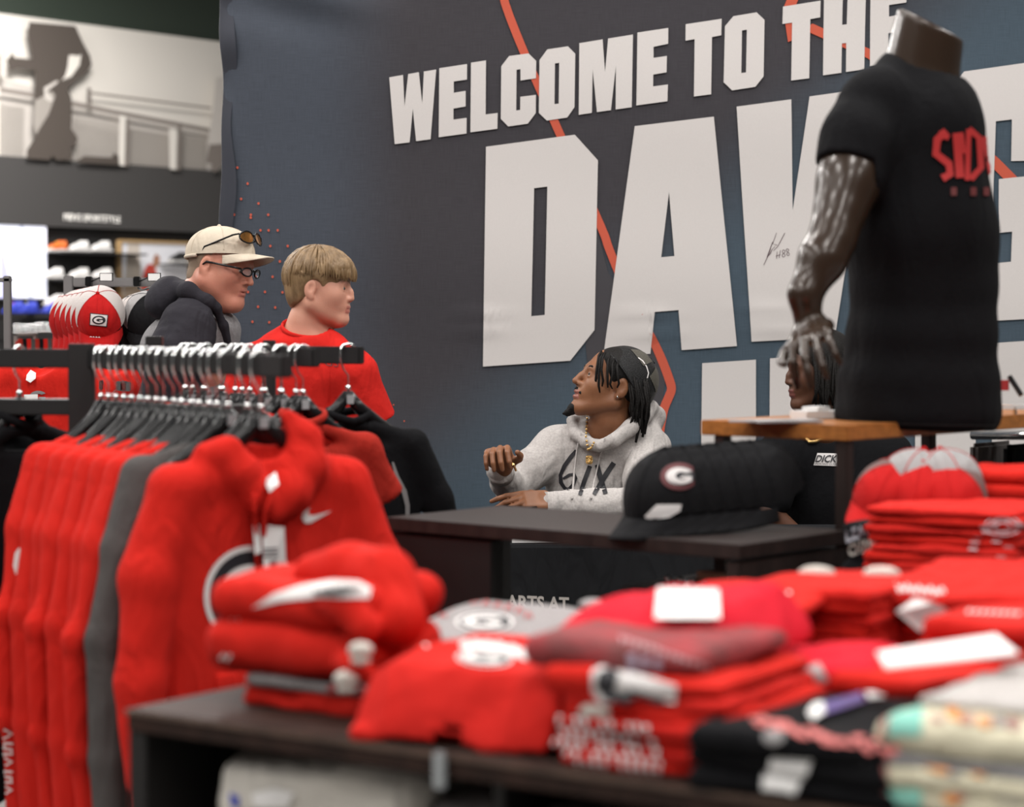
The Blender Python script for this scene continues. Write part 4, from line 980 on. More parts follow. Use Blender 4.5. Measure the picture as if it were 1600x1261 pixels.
S.chain([sA, lp(sA, eA, .75)], [.078, .075], .03).chain([sB, lp(sB, eB, .75)], [.085, .085], .03); S.cone(tf(MH, (-.04, 0, -.10)), nb + Vector((0, -.015, 0)), .06, .082, .006, 's'); S.noise(.003, 22, 4, (1, 1, .6))
tee = S.mk('t_shirt', BLACKF, E_)
tr = bvh(tee); decal('badge', [(1277, 708), (1322, 709), (1318, 729), (1271, 727)], tee, WPRINT, tee, 6, .002, tr); pr = projector([tee], .004)
text('badge_letters', "DICK'S", [(1277, 711), (1318, 711), (1314, 723), (1273, 722)], BPRINT, tee, pr, bold=.02, maxe=6)
text('badge_small_letters', 'SPORTING GOODS', [(1273, 723.5), (1312, 724), (1311, 727), (1272, 726)], BPRINT, tee, pr, maxe=6)
pr = projector([tee, body], .007); w = [pr(*q) for q in ((1252, 672), (1256, 684), (1264, 692), (1274, 692), (1284, 684), (1288, 672))]; w = [q for q in w if q]
cb = MB()
for i in range(len(w) - 1):
    for t in (0, .25, .5, .75): cb.ball(lp(w[i], w[i + 1], t), (.0065, .0045, .0055), 6)
cb.mk('gold_chain', GOLD, E_)
pants(E_, (nb.x + .06, D + .12, .50), (nb.x - .04, D - .28, .50), (nb.x + .16, D - .28, .50), (nb.x - .04, D - .28, .09), (nb.x + .16, D - .28, .09), CHARF)
st = thing('stool', 'low black stool under the seated person in the black t-shirt', 'stool', (nb.x + .06, D + .16, 0))
box('seat', (nb.x + .06, D + .16, .325), (.19, .16, .02), BLKPL, st, bev=.01)
for a in (-1, 1):
    for b in (-1, 1): MB().tube([(nb.x + .06 + a * .15, D + .16 + b * .12, .31), (nb.x + .06 + a * .17, D + .16 + b * .14, 0)], .012, 8).mk('leg', BLKMET, st)

# ---------------------------------------------------------------- signing table
CLOTH = fabric('black_tablecloth', (.012, .0125, .014), bump=.15)
t0 = P(900, 850, 6.42); tz = .745; tx0, tx1 = -.42, 1.75
T = thing('signing_table', 'long signing table under a black cloth in front of the backdrop', 'table', ((tx0 + tx1) / 2, 6.75, 0))
box('tabletop', ((tx0 + tx1) / 2, 6.745, tz - .02), ((tx1 - tx0) / 2 - .01, .315, .015), LAMD, T)
for a in (tx0 + .15, tx1 - .15):
    for b in (6.5, 7.0): MB().tube([(a, b, tz - .03), (a, b, 0)], .015, 8).mk('leg', BLKMET, T)
tc_ = MB(); n = 60; V = []; F = []
per = [(tx0, 7.06), (tx0, 6.43), (tx1, 6.43), (tx1, 7.06)]; loop = []
for i in range(4):
    a, b = per[i], per[(i + 1) % 4]; k_ = 14 if i % 2 == 0 else 40
    for j in range(k_): loop.append((a[0] + (b[0] - a[0]) * j / k_, a[1] + (b[1] - a[1]) * j / k_, i))
N_ = len(loop); cxm, cym = (tx0 + tx1) / 2, 6.745
for j, z in enumerate((tz, tz - .01, .5, .25, .01)):
    for i, (x, y, s_) in enumerate(loop):
        d = Vector((x - cxm, y - cym)).normalized(); am = (.006 + .010 * (tz - z)) if j > 1 else 0
        V.append((x + (am * sin(i * .9) if s_ % 2 == 0 else 0) + (0 if j == 0 else d.x * .004), y + (am * sin(i * .55) if s_ % 2 == 1 else 0) - (0 if j == 0 else .004 * (1 if y < cym else -1)), z))
for j in range(4):
    for i in range(N_): F.append([j * N_ + i, (j + 1) * N_ + i, (j + 1) * N_ + (i + 1) % N_, j * N_ + (i + 1) % N_])
F.append(list(range(N_))); cl = mk('table_cloth', V, F, CLOTH, T, smooth=False)
pr = projector([cl], .003); text('cloth_lettering', 'STARTS AT', [(766, 928), (889, 933), (889, 955), (766, 950)], mat('cloth_print', (.42, .39, .36), .7), cl, pr, bold=.03, maxe=8)
for i, (x0, x1, y) in enumerate(((800, 885, 856), (893, 984, 861), (990, 1060, 864))):
    a, b = onz(x0, y - 2, tz + .004), onz(x1, y, tz + .004); r = thing('paper_stack', ['thin stack of white cards on the signing table, left of three', 'thin stack of white cards on the signing table, middle of three', 'thin stack of white cards on the signing table, right of three'][i], 'paper', ((a.x + b.x) / 2, 6.5, tz + .002), group='white card stacks on the signing table')
    box('cards', ((a.x + b.x) / 2, 6.50, tz + .008), ((b.x - a.x) / 2, .055, .005), PAPER, r)
# ================================================================ store fixtures
AX = Vector((.763, -.646, 0)); BX = Vector((.632, .774, 0)); BX = Vector((.646, .763, 0))   # gondola axes
def frame_pts(o, a, b, u0, u1, v0, v1):
    return [(o.x + a.x * u + b.x * v, o.y + a.y * u + b.y * v) for u, v in ((u0, v0), (u1, v0), (u1, v1), (u0, v1))]
def slab(name, o, a, b, u0, u1, v0, v1, z0, z1, m, parent, bev=.002):
    c = Vector((o.x, o.y, 0)) + a * ((u0 + u1) / 2) + b * ((v0 + v1) / 2) + Vector((0, 0, (z0 + z1) / 2))
    R = Matrix((a, b, Vector((0, 0, 1)))).transposed(); return box(name, c, ((u1 - u0) / 2, (v1 - v0) / 2, (z1 - z0) / 2), m, parent, R=R, bev=bev)
GL = onz(600, 808, .97); GN = onz(1156, 852, .97); ga = (GN - GL).normalized(); gb = Vector((-ga.y, ga.x, 0)); gl = (GN - GL).length; gd = .395
G = thing('display_table', 'dark laminate display table carrying the row of black caps', 'table', tuple(GL + ga * gl / 2 + gb * gd / 2 - Vector((0, 0, .97))))
slab('tabletop', GL, ga, gb, 0, gl, 0, gd, .942, .97, LAM, G)
slab('end_panel', GL, ga, gb, .005, .30, .01, .05, 0, .935, LAMD, G); slab('end_panel', GL, ga, gb, .0, .03, .05, gd, 0, .935, LAMD, G)
slab('corner_block', GL, ga, gb, gl - .035, gl - .004, .005, gd - .005, 0, .935, LAM, G)
slab('inner_shelf', GL, ga, gb, gl - .33, gl - .035, .06, gd - .04, .85, .862, LAMD, G)
# chrome clips, card holder on the inner shelf
sh_ = GL + ga * (gl - .16) + gb * .10
r = thing('sign_holder', 'small chrome clip holder with a tan card inside the dark table', 'sign', tuple(Vector((sh_.x, sh_.y, .862))))
slab('base', sh_, ga, gb, -.09, .09, 0, .06, .862, .868, CHROME, r); slab('card', sh_, ga, gb, -.02, .10, .01, .05, .868, .898, mat('tan_card', (.35, .22, .14), .6), r)
for i in range(4): MB().ball(sh_ + ga * (-.08 + .03 * i) + Vector((0, 0, .885 - .862 + .862)) + Vector((0, 0, 0)) - Vector((0, 0, sh_.z)) if False else Vector((sh_.x + ga.x * (-.08 + .03 * i), sh_.y + ga.y * (-.08 + .03 * i), .877)), .009, 8).mk('clip', CHROME, r, smooth=True)
# tall unit with honey wooden shelf
UO = onz(1324, 665, 1.184); ua, ub = ga * -1, Vector((.668, .744, 0)).normalized(); ua = Vector((-ub.y, ub.x, 0))
U = thing('shelf_stand', 'tall dark stand topped by a honey coloured wooden shelf under the mannequin', 'stand', tuple(UO + ua * .18 + ub * .5 - Vector((0, 0, 1.184))))
slab('wooden_shelf', UO, ub, ua, 0, 1.25, 0, .375, 1.152, 1.184, ORWOOD, U)
def post(o, u, v, z1, parent, w=.014): slab('post', o, ub, ua, u - w, u + w, v - w, v + w, 0, z1, LAM, parent)
for u, v in ((.02, .02), (.02, .33), (.86, .33), (.86, .03)): post(UO, u, v, 1.152, U)
slab('lower_rail', UO, ub, ua, .0, 1.2, .0, .35, .30, .33, LAMD, U)
# papers on the shelf
for i, (px, py, w, d, z, a) in enumerate(((1225, 656, .10, .05, .002, .2), (1275, 650, .055, .03, .014, .5), (1180, 656, .07, .03, .001, -.1))):
    c = onz(px, py + 3, 1.186); r = thing('paper_sheet', ['grey brochure lying flat on the wooden shelf', 'folded white paper pile on the wooden shelf by the mannequin hand', 'thin brochure at the left end of the wooden shelf'][i], 'paper', tuple(c))
    box('sheet', c + Vector((0, 0, z / 2 + .001)), (w / 2 + .02, d, z / 2 + .0012), PAPER if i == 1 else mat('grey_brochure', (.35, .33, .33), .5), r, R=rotz(a))
    if i == 1: box('folded_flap', c + Vector((0, 0, .02)), (.025, .02, .005), PAPER, r, R=rotz(.9))

# ================================================================ mannequin
BRZ = mat('glossy_bronze_plastic', (.030, .017, .010), .27, .10, coat=.1, spec=.4)
D = 4.78; mx = 0
M_ = thing('mannequin', 'headless glossy bronze mannequin torso in black t-shirt on the wooden shelf', 'mannequin', tuple(P(1430, 655, D)))
def Q(px, py, dd=0): return P(px, py, D + dd)
nk0, nk1 = Q(1447, 110), Q(1458, 45); 
S = SDF((Q(1150, 0).x, D - .5, 1.12), (Q(1640, 0).x, D + .5, 2.12), .006)
S.cone(Q(1435, 140, .02), Q(1456, 20, .0), .085, .074, .02)
S.ell(Q(1436, 235, .02), (.11, .12, .16), .05).ell(Q(1440, 480, .02), (.10, .10, .22), .08)
a0, a1_, a2_, a3 = Q(1358, 170, -.06), Q(1300, 375, -.18), Q(1258, 460, -.22), Q(1264, 512, -.22)
S.chain([a0, lp(a0, a1_, .55), a1_], [.066, .062, .050], .03); S.cone(lp(a0, a1_, .3), lp(a0, a1_, .75), .066, .050, .02); S.chain([a1_, lp(a1_, a2_, .35), a2_, a3], [.046, .050, .034, .028], .015)
h0, h1, h2, h3 = Q(1490, 190, .20), Q(1510, 340, .24), Q(1480, 470, .26), Q(1470, 540, .26)
S.chain([h0, h1, h2, h3], [.062, .046, .036, .026], .02)
hand(S, handM(a3 + Vector((.010, 0, 0)), (-.20, -.93, -.22), (-.25, .2, .95), -1, 1.15), (.65, .5, .45, .5), tc=.2, spread=.2)
hand(S, handM(h3, (-.1, -.1, -1), (.35, .9, -.1), 1, 1.1), (.45, .4, .4, .4), tc=.4, spread=.1)
top = Q(1456, 18); nrm = Vector((.30, -.16, .94)).normalized(); p0 = Q(1456, 38)
S.cut(lambda X, Y, Z: (X - p0.x) * nrm.x * 1.6 + (Y - p0.y) * nrm.y + (Z - p0.z) * nrm.z, .006)
S.cut(lambda X, Y, Z: (1.186 - Z), .004)
mb_ = S.mk('torso', BRZ, M_)
# t-shirt
def WZ(px, py): return Q(px, py)
S = SDF((Q(1240, 0).x, D - .42, 1.13), (Q(1640, 0).x, D + .46, 1.99), .0075)
S.ell(Q(1436, 210, .02), (.145, .17, .15), 0); S.ell(Q(1440, 330, .02), (.155, .17, .17), .06)
for (lx, rx, y, dy) in ((1325, 1550, 380, .145), (1330, 1555, 450, .14), (1322, 1556, 520, .15), (1312, 1558, 590, .155), (1306, 1560, 650, .16)):
    c = Q((lx + rx) / 2, y, .02); S.ell(c, ((Q(rx, y).x - Q(lx, y).x) / 2, dy, .085), .07)
S.cone(Q(1372, 150, -.06), Q(1480, 165, .14), .062, .062, .05); S.cone(Q(1430, 125, .02), Q(1436, 160, .02), .085, .11, .04)
S.chain([a0, lp(a0, a1_, .25), lp(a0, a1_, .50)], [.074, .079, .078], .03); S.chain([h0, lp(h0, h1, .5)], [.06, .064], .03)
d_ = np.array(a1_ - a0); d_ /= np.linalg.norm(d_); pc_ = lp(a0, a1_, .47)
S.cut(lambda X, Y, Z: np.where((X < Q(1345, 0).x + (Z - 1.7) * .12) & (Z > 1.58), (X - pc_[0]) * d_[0] + (Y - pc_[1]) * d_[1] + (Z - pc_[2]) * d_[2], -1), .003)
S.cut(lambda X, Y, Z: (1.160 - (X - Q(1430, 0).x) * .05 - Z) if False else (1.163 - Z), .003)
S.cone(Q(1440, 130, .01), Q(1462, 0, .0), .082, .10, .006, 's')
S.noise(.0022, 18, 31, (1, 1, .35)); 
tee = S.mk('t_shirt', BLACKF, M_)
tr = bvh(tee); pr = projector([tee], .003)
FIRE = mat('red_flame_print', (.42, .018, .018), .6)
for pts, w in (([(1478, 205), (1464, 218), (1462, 240), (1482, 256), (1484, 272), (1472, 279)], 12), ([(1466, 208), (1482, 215)], 9), ([(1494, 208), (1499, 278)], 13), ([(1512, 202), (1510, 282)], 8), ([(1512, 202), (1528, 215), (1531, 262), (1515, 280)], 10), ([(1535, 215), (1550, 285)], 9), ([(1536, 212), (1555, 222)], 8), ([(1500, 207), (1504, 240)], 8)):
    decal('flame_lettering', stroke(pts, w), tee, FIRE, tee, 7, .003, tr)
for x in (1490, 1520, 1540): decal('small_letter', [(x - 5, 293), (x + 4, 293), (x + 4, 306), (x - 5, 306)], tee, mat('dark_red_print', (.10, .008, .008), .6), tee, 7, .003, tr)
decal('hem_seam', stroke([(1330, 655), (1400, 662), (1480, 664), (1556, 664)], 1.2), tee, mat('seam', (.02, .02, .02), .8), tee, 8, .002, tr)
# ================================================================ clothing racks and hanging garments
BZ = 1.336   # top of the hang bars
def bar(name, a, b, m, parent, z0=1.294, z1=BZ, w=.012, ext=0):
    a = Vector((a[0], a[1], 0)); b = Vector((b[0], b[1], 0)); d = (b - a).normalized(); n = Vector((-d.y, d.x, 0))
    return slab(name, a - d * ext, d, n, 0, (b - a).length + 2 * ext, -w, w, z0, z1, m, parent, bev=.003)
RA0, RA1 = Vector((-.94, 4.83, 0)), Vector((-.41, 4.03, 0)); RB0, RB1 = Vector((-.84, 5.40, 0)), Vector((-.44, 4.97, 0))
R_ = thing('clothing_rack', 'black steel clothing rack holding the red sweatshirts at front left', 'rack', (-.94, 4.9, 0))
pp = P(125, 560, 4.85); slab('post', Vector((pp.x, pp.y + .02, 0)), Vector((1, 0, 0)), Vector((0, 1, 0)), -.028, .028, -.015, .015, 0, 1.348, BLKMET, R_)
bar('hang_bar', (pp.x + .02, pp.y + .02), RA1, BLKMET, R_)
bar('hang_bar', (-1.75, 5.0), (pp.x - .02, pp.y + .02), BLKMET, R_)
bar('cross_bar', (-1.75, 5.02), (pp.x - .02, pp.y + .04), BLKMET, R_, 1.19, 1.225, .03)
bar('cross_bar', (pp.x, pp.y + .03), (-.55, 4.80), BLKMET, R_, 1.19, 1.215, .02)
bar('base_bar', (-1.75, 5.04), (-.40, 4.2), BLKMET, R_, 0, .05, .03)
for x, y in ((-1.73, 5.01), ): slab('post', Vector((x, y, 0)), Vector((1, 0, 0)), Vector((0, 1, 0)), -.02, .02, -.015, .015, 0, 1.355, BLKMET, R_)
R2 = thing('clothing_rack', 'second black steel rack behind, holding the brick red t-shirts', 'rack', (-.66, 5.2, 0))
bar('hang_bar', RB0, RB1, BLKMET, R2); slab('post', Vector((-.88, 5.44, 0)), Vector((1, 0, 0)), Vector((0, 1, 0)), -.02, .02, -.02, .02, 0, 1.36, BLKMET, R2); bar('base_bar', (-.88, 5.44), (-.48, 5.02), BLKMET, R2, 0, .05, .03)

# hanger prototype (hangs over a bar whose top is at local z=0, bar along local y, arms along local x)
def hanger_proto():
    r = thing('hanger', 'black plastic hanger with bright chrome hook', 'hanger', (0, 0, 0))
    pts = [(0, .0, -.052), (0, .0, -.045)]
    hk = MB(); ring = [(-.020 * cos(a) - .0, 0, .004 + .020 * sin(a) - .0) for a in np.linspace(-.5, pi, 12)]
    # hook goes over the bar: from the far side over the top and down on the near side
    hk.tube([(.020, 0, -.018)] + [(.020 * cos(a), 0, .020 * sin(a) - .014) for a in np.linspace(0, pi, 11)] + [(-.020, 0, -.034), (-.012, 0, -.056), (0, 0, -.070), (0, 0, -.120)], [.0036] * 12 + [.0034, .0024, .002, .002], 7)
    hook = hk.mk('hook', CHROME, r, smooth=True, local=True)
    MB().ball((0, 0, -.100), .0075, 8).mk('collar', CHROME, r, smooth=True, local=True)
    am = MB()
    for s_ in (-1, 1): am.tube([(0, 0, -.115), (s_ * .03, 0, -.150), (s_ * .09, 0, -.195), (s_ * .16, 0, -.235)], [.009, .011, .011, .009], 8, flat=1.5)
    am.tube([(0, 0, -.108), (0, 0, -.14)], .011, 8); am.tube([(-.14, 0, -.232), (.14, 0, -.232)], .004, 6)
    am.mk('arms', BLKPL, r, smooth=True, local=True); MB().box((0, -.012, -.128), (.009, .002, .011), bev=.001).mk('size_cap', mat('clear_grey_plastic', (.32, .34, .35), .2), r, local=True)
    return r
HP = hanger_proto()
_hused = [False]
def put_hanger(x, y, rz, label, group, z=BZ):
    o = HP if not _hused[0] else copytree(HP); _hused[0] = True
    o.location = (x, y, z + .0005); o.rotation_euler = (0, 0, rz); tag(o, label, 'hanger', group); return o
# garments, local coordinates: z=0 at bar top, x = width, -y = front
def sweatshirt(h=.009, thick=.030, hoodish=True, sleeve=True, ln=.62, w=.225, seed=1, spread=.06, fold=.005):
    S = SDF((-.40, -.13, min(-.22 - ln, -1.12 if sleeve else -.9)), (.40, .13, -.02), h)
    S.cone((-.20, 0, -.195), (0, 0, -.135), thick * .95, thick, 0).cone((.20, 0, -.195), (0, 0, -.135), thick * .95, thick, .02)
    S.rbox((0, 0, -.19 - ln / 2), (w, thick, ln / 2 - .01), thick * .9, .04)
    if sleeve:
        for s_ in (-1, 1): S.chain([(s_ * .20, 0, -.205), (s_ * (.235 + spread * .4), -.012, -.36), (s_ * (.245 + spread), -.02, -.55), (s_ * (.250 + spread), -.022, -.80), (s_ * (.235 + spread), -.03, -1.05)], [.044, .044, .040, .036, .030], .02)
    else:
        for s_ in (-1, 1): S.cone((s_ * .19, 0, -.20), (s_ * .27, 0, -.34), .030, .036, .03)
        S.cut(lambda X, Y, Z: (np.abs(X) * .6 + (-Z) * .8 - .43) * (Z > -.42) - (Z <= -.42) * 1.0 - (np.abs(X) < w * .98) * 1.0, .002)
    S.rbox((0, 0, -.115), (.07, .05, .025), .02, .01, 's')
    X = S.ax[0][:, None, None]; Y = S.ax[1][None, :, None]; Z = S.ax[2][None, None, :]; rg = np.clip((-.22 - Z) / .25, 0, 1)
    S.F = S.F + (fold * rg * np.sin(34 * X + 2.2 * np.sin(4 * Z + seed) + seed * 2) + fold * .6 * rg * np.sin(61 * X - 3 * Z + seed)).astype(np.float32) * (1 if True else 0)
    return S.mesh()
SW = [sweatshirt(seed=i, thick=.024, spread=.03 + .025 * ((i * 2) % 3), ln=.90, fold=.007) for i in (1, 2, 3)]
TS = [sweatshirt(seed=i, thick=.018, sleeve=False, ln=.60, fold=.004) for i in (4, 5)]
RIB = fabric('red_rib_knit', (.40, .014, .011), bump=.9, bscale=30)
def garment(name, label, cat, x, y, rz, mesh, m, group, z=BZ, band=True):
    r = thing(name, label, cat, (x, y, z - .050), rz, group); r.scale = (GSC,) * 3; mk('garment_body', mesh[0], mesh[1], m, r, local=True)
    if not band: return r
    nb_ = MB(); nb_.tube([(.062 * cos(a), .032 * sin(a), -.125 + .012 * abs(cos(a)) + (.012 * sin(a))) for a in np.linspace(0, 2 * pi, 21)], .009, 6, flat=1.4); nb_.mk('neck_band', m, r, smooth=True, local=True)
    return r
w0, w1 = radians(57), radians(38)
GSC = .88
names = ['red sweatshirt at the far left end of the front rail', 'red sweatshirt second from the left end of the front rail', 'red sweatshirt third from the left end of the front rail', 'red sweatshirt fourth from the left end of the front rail',
         'red sweatshirt fifth from the left end of the front rail', 'red sweatshirt sixth from the left end of the front rail', 'red sweatshirt seventh from left, next to the dark grey one']
d_ = (RA1 - RA0).normalized(); n = 9
A0 = Vector((-.885, 4.75, 0)); A1 = Vector((-.47, 4.13, 0))
ord_ = ['first', 'second', 'third', 'fourth', 'fifth', 'sixth', 'seventh', 'eighth', 'ninth', 'tenth', 'eleventh', 'twelfth', 'thirteenth']
for i in range(8):
    t = i / 8.0 * .86; p = A0.lerp(A1, t); rz = w0 + (w1 - w0) * t
    if i < 7: garment('sweatshirt', names[i], 'sweatshirt', p.x, p.y, rz, SW[i % 3], RED, 'red sweatshirts on the front rail', band=False)
    else: garment('sweatshirt', 'dark grey sweatshirt hanging between the red sweatshirts and the red hoodie', 'sweatshirt', p.x, p.y, rz, SW[1], GREYF, None, band=False)
    put_hanger(p.x, p.y, rz, 'black hanger with chrome hook, ' + ord_[i] + ' from left on the front rail', 'hangers on the front rail')
k = 8
for i in range(9):
    t = (i + .5) / 9; p = A0.lerp(A1, t * .98); put_hanger(p.x, p.y, w1 + .1 * (i % 3) - .05, 'spare black hanger with chrome hook between garments, ' + ord_[i] + ' from left on front rail', 'hangers on the front rail')
# sleeve lettering on the left-most sweatshirt
# ---- the big front hoodie
hx, hy, hr_ = A1.x, A1.y, radians(33)
HO = thing('hoodie', 'large red hoodie with black oval G, facing out at the end of front rail', 'hoodie', (hx, hy, BZ - .048), hr_); HO.scale = (.90,) * 3
S = SDF((-.40, -.20, -.92), (.40, .16, .0), .0068)
S.cone((-.20, 0, -.215), (0, .01, -.165), .036, .040, 0).cone((.20, 0, -.215), (0, .01, -.165), .036, .040, .02)
S.rbox((0, 0, -.53), (.235, .045, .35), .040, .05)
for s_ in (-1, 1): S.chain([(s_ * .205, 0, -.225), (s_ * .262, -.015, -.40), (s_ * .285, -.03, -.60), (s_ * .275, -.035, -.80)], [.050, .056, .050, .040], .022); S.cone((s_ * .275, -.035, -.80), (s_ * .273, -.035, -.86), .032, .034, .002)
S.chain([(-.125, .0, -.155), (-.092, -.03, -.150), (-.070, -.045, -.185), (-.035, -.058, -.235), (0, -.062, -.268)], [.030, .034, .036, .030, .022], .02)
S.chain([(.066, .01, -.078), (.092, -.02, -.125), (.084, -.040, -.178), (.042, -.058, -.232), (0, -.062, -.268)], [.018, .034, .040, .036, .022], .02)
S.chain([(-.105, .0, -.160), (-.06, .045, -.175), (0, .050, -.18), (.06, .045, -.175), (.100, .0, -.150)], [.030, .030, .030, .030, .030], .02)
S.ell((0, -.005, -.120), (.050, .040, .070), .010, 's')
X = S.ax[0][:, None, None]; Z = S.ax[2][None, None, :]; rg = np.clip((-.30 - Z) / .4, 0, 1)
S.F = S.F + (.004 * rg * np.sin(26 * X + 2 * np.sin(5 * Z)) * (np.abs(X) > .12)).astype(np.float32); S.noise(.0018, 16, 5)
v, q = S.mesh(); ho = mk('hoodie_body', v, q, RED, HO, local=True)
S = SDF((-.2, -.16, -.8), (.2, 0, -.5), .008); S.rbox((0, -.045, -.68), (.13, .012, .085), .010, 0); v, q = S.mesh(); mk('front_pocket', v, q, RED, HO, local=True)
put_hanger(hx, hy, hr_, 'black hanger with chrome hook carrying the big red hoodie', 'hangers on the front rail')
tr = bvh(ho)
def glogo(cx, cy, rx, ry, target, parent, tr=None, ring=WPRINT, field=BPRINT, letter=WPRINT, rot=0, off=.0015, maxe=6, gs=.60, wr=.11):
    """oval emblem with a letter G"""
    def T(x, y): return (cx + (x * rx) * cos(rot) - (y * ry) * sin(rot), cy + (x * rx) * sin(rot) + (y * ry) * cos(rot))
    n = 40; E1 = [T(cos(2 * pi * i / n), sin(2 * pi * i / n)) for i in range(n)]; E2 = [T((1 - wr) * cos(2 * pi * i / n), (1 - wr) * sin(2 * pi * i / n)) for i in range(n)]
    if ring: decal('logo_ring', [[E1, E2[::-1]]], target, ring, parent, maxe, off, tr)
    if field: decal('logo_field', [[E2 if ring else E1]], target, field, parent, maxe, off, tr)
    o_ = [T(gs * 1.18 * cos(radians(a)), gs * sin(radians(a)) * 1.05) for a in range(-38, -323, -15)]; i_ = [T(gs * .62 * cos(radians(a)), gs * .50 * sin(radians(a))) for a in range(-322, -37, 15)]
    g = [T(gs * 1.18 * cos(radians(a)), gs * 1.05 * sin(radians(a))) for a in range(-35, -325, -12)]
    g += [T(.92 * gs, gs * .02), T(.10 * gs, gs * .02), T(.10 * gs, gs * .30), T(.50 * gs, gs * .30)] + [T(gs * .60 * cos(radians(a)), gs * .52 * sin(radians(a))) for a in range(-315, -44, 15)]
    decal('logo_letter', [[g]], target, letter, parent, maxe, off * 1.6, tr)
def swoosh(x0, y0, x1, y1, target, parent, m=WPRINT, tr=None, off=.0016):
    w, h = x1 - x0, y1 - y0
    pts = [(0, .55), (.04, .85), (.14, .98), (.30, .95), (1, .22), (.42, .52), (.27, .50), (.20, .36), (.26, 0.02), (.08, .28)]
    decal('swoosh', [[(x0 + w * a, y0 + h * b) for a, b in pts]], target, m, parent, 5, off, tr)
glogo(393, 932, 75, 80, ho, ho, tr, off=.002); swoosh(471, 792, 518, 818, ho, ho, tr=tr, off=.002)
pr = projector([ho], .006)
for pts in ([(398, 772), (400, 800), (398, 850), (401, 905)], [(422, 768), (414, 800), (410, 850), (408, 915)]):
    w = [p for p in (pr(*q) for q in pts) if p]; MB().tube(w, .0045, 6).mk('drawstring', RED, ho, smooth=True)
pr = projector([ho], .012)
def hangtag(px, parent, name='swing_tag', marks=True, m=PAPER, off=.012, tgt=None):
    p2 = projector([tgt or ho], off); W = [p2(*q) for q in px]; ok = [w for w in W if w is not None]; my = sum(w.y for w in ok) / max(1, len(ok)) if ok else 3.0; W = [w if w is not None else P(q[0], q[1], my) for w, q in zip(W, px)]
    c = sum((Vector(w) for w in W), Vector((0, 0, 0))) / len(W); n = (Vector(W[1]) - Vector(W[0])).cross(Vector(W[2]) - Vector(W[0])).normalized()
    if n.y > 0: n = -n
    V = [tuple(Vector(w)) for w in W] + [tuple(Vector(w) - n * .0012) for w in W]; k_ = len(W)
    f = [list(range(k_)), list(range(k_, 2 * k_))[::-1]] + [[i, (i + 1) % k_, (i + 1) % k_ + k_, i + k_] for i in range(k_)]
    t_ = mk(name, V, f, m, parent, smooth=False)
    return t_
tg = hangtag([(407, 817), (440, 815), (444, 914), (409, 918)], ho); hangtag([(391, 820), (402, 818), (404, 862), (394, 866)], ho)
BLUEI = mat('blue_ink', (.04, .06, .35), .6)
decal('tag_print', [[(411, 876), (417, 876), (418, 896), (412, 897)]], tg, BLUEI, tg, 20, .001); decal('tag_print', [[(421, 876), (432, 875), (433, 892), (422, 893)]], tg, INK, tg, 20, .001)
for y in (856, 862, 868): decal('tag_line', [[(412, y), (434, y - 1), (434, y + 2), (412, y + 3)]], tg, INK, tg, 20, .001)
hangtag([(411, 752), (425, 742), (430, 741), (428, 762), (416, 771), (412, 762)], ho, 'neck_label')
# ---- rear rail garments
for i in range(7):
    t = i / 6.5; p = RB0.lerp(RB1, .12 + .86 * t); rz = radians(35)
    garment('t_shirt', ['brick red t-shirt %s from the back on the rear rail' % ord_[i], 'front-most brick red t-shirt on the rear rail, right of the red hoodie'][i == 6], 't-shirt', p.x, p.y, rz, TS[i % 2], DRED if i != 5 else RED, 'brick red t-shirts on the rear rail')
    put_hanger(p.x, p.y, rz, 'black hanger with chrome hook, ' + ord_[i] + ' from the back on the rear rail', 'hangers on the rear rail')
for i in range(8):
    t = (i + .5) / 8.6; p = RB0.lerp(RB1, .12 + .86 * t); put_hanger(p.x, p.y, radians(33 + 5 * (i % 3)), 'spare black hanger with chrome hook, ' + ord_[i] + ' from the back among rear rail t-shirts', 'hangers on the rear rail')
JK = garment('jacket', 'black jacket with grey side stripe hanging behind the brick red t-shirts', 'jacket', -.395, 5.32, radians(30), SW[0], BLACKF, None, z=BZ - .01)
R3 = thing('jacket_rack', 'short black rail behind the rear rack carrying the black jacket', 'rack', (-.5, 5.4, 0))
bar('hang_bar', (-.60, 5.46), (-.36, 5.30), BLKMET, R3); slab('post', Vector((-.60, 5.46, 0)), Vector((1, 0, 0)), Vector((0, 1, 0)), -.015, .015, -.015, .015, 0, 1.35, BLKMET, R3); bar('base_bar', (-.62, 5.48), (-.40, 5.32), BLKMET, R3, 0, .04, .03)
put_hanger(-.395, 5.32, radians(30), 'black hanger with chrome hook carrying the black striped jacket', 'hangers on the rear rail')
jb = [c for c in JK.children if c.name.startswith('garment_body')][0]
decal('side_stripe', stroke([(613, 722), (620, 745), (631, 768), (636, 790), (636, 815)], [3, 6, 8, 7, 6]), jb, GPRINT, jb, 6, .002)
# black jackets far left
for i, (x, y, rz) in enumerate(((-1.10, 4.93, 1.0), (-1.19, 4.94, 1.0), (-1.28, 4.95, 1.0))):
    garment('sweatshirt', 'black sweatshirt at far left, %s from the rack post' % ord_[i], 'sweatshirt', x, y, rz, SW[i % 3], BLACKF, 'black sweatshirts at far left')
    put_hanger(x, y, rz, 'black hanger with chrome hook at far left, %s from the rack post' % ord_[i], 'hangers at the far left')
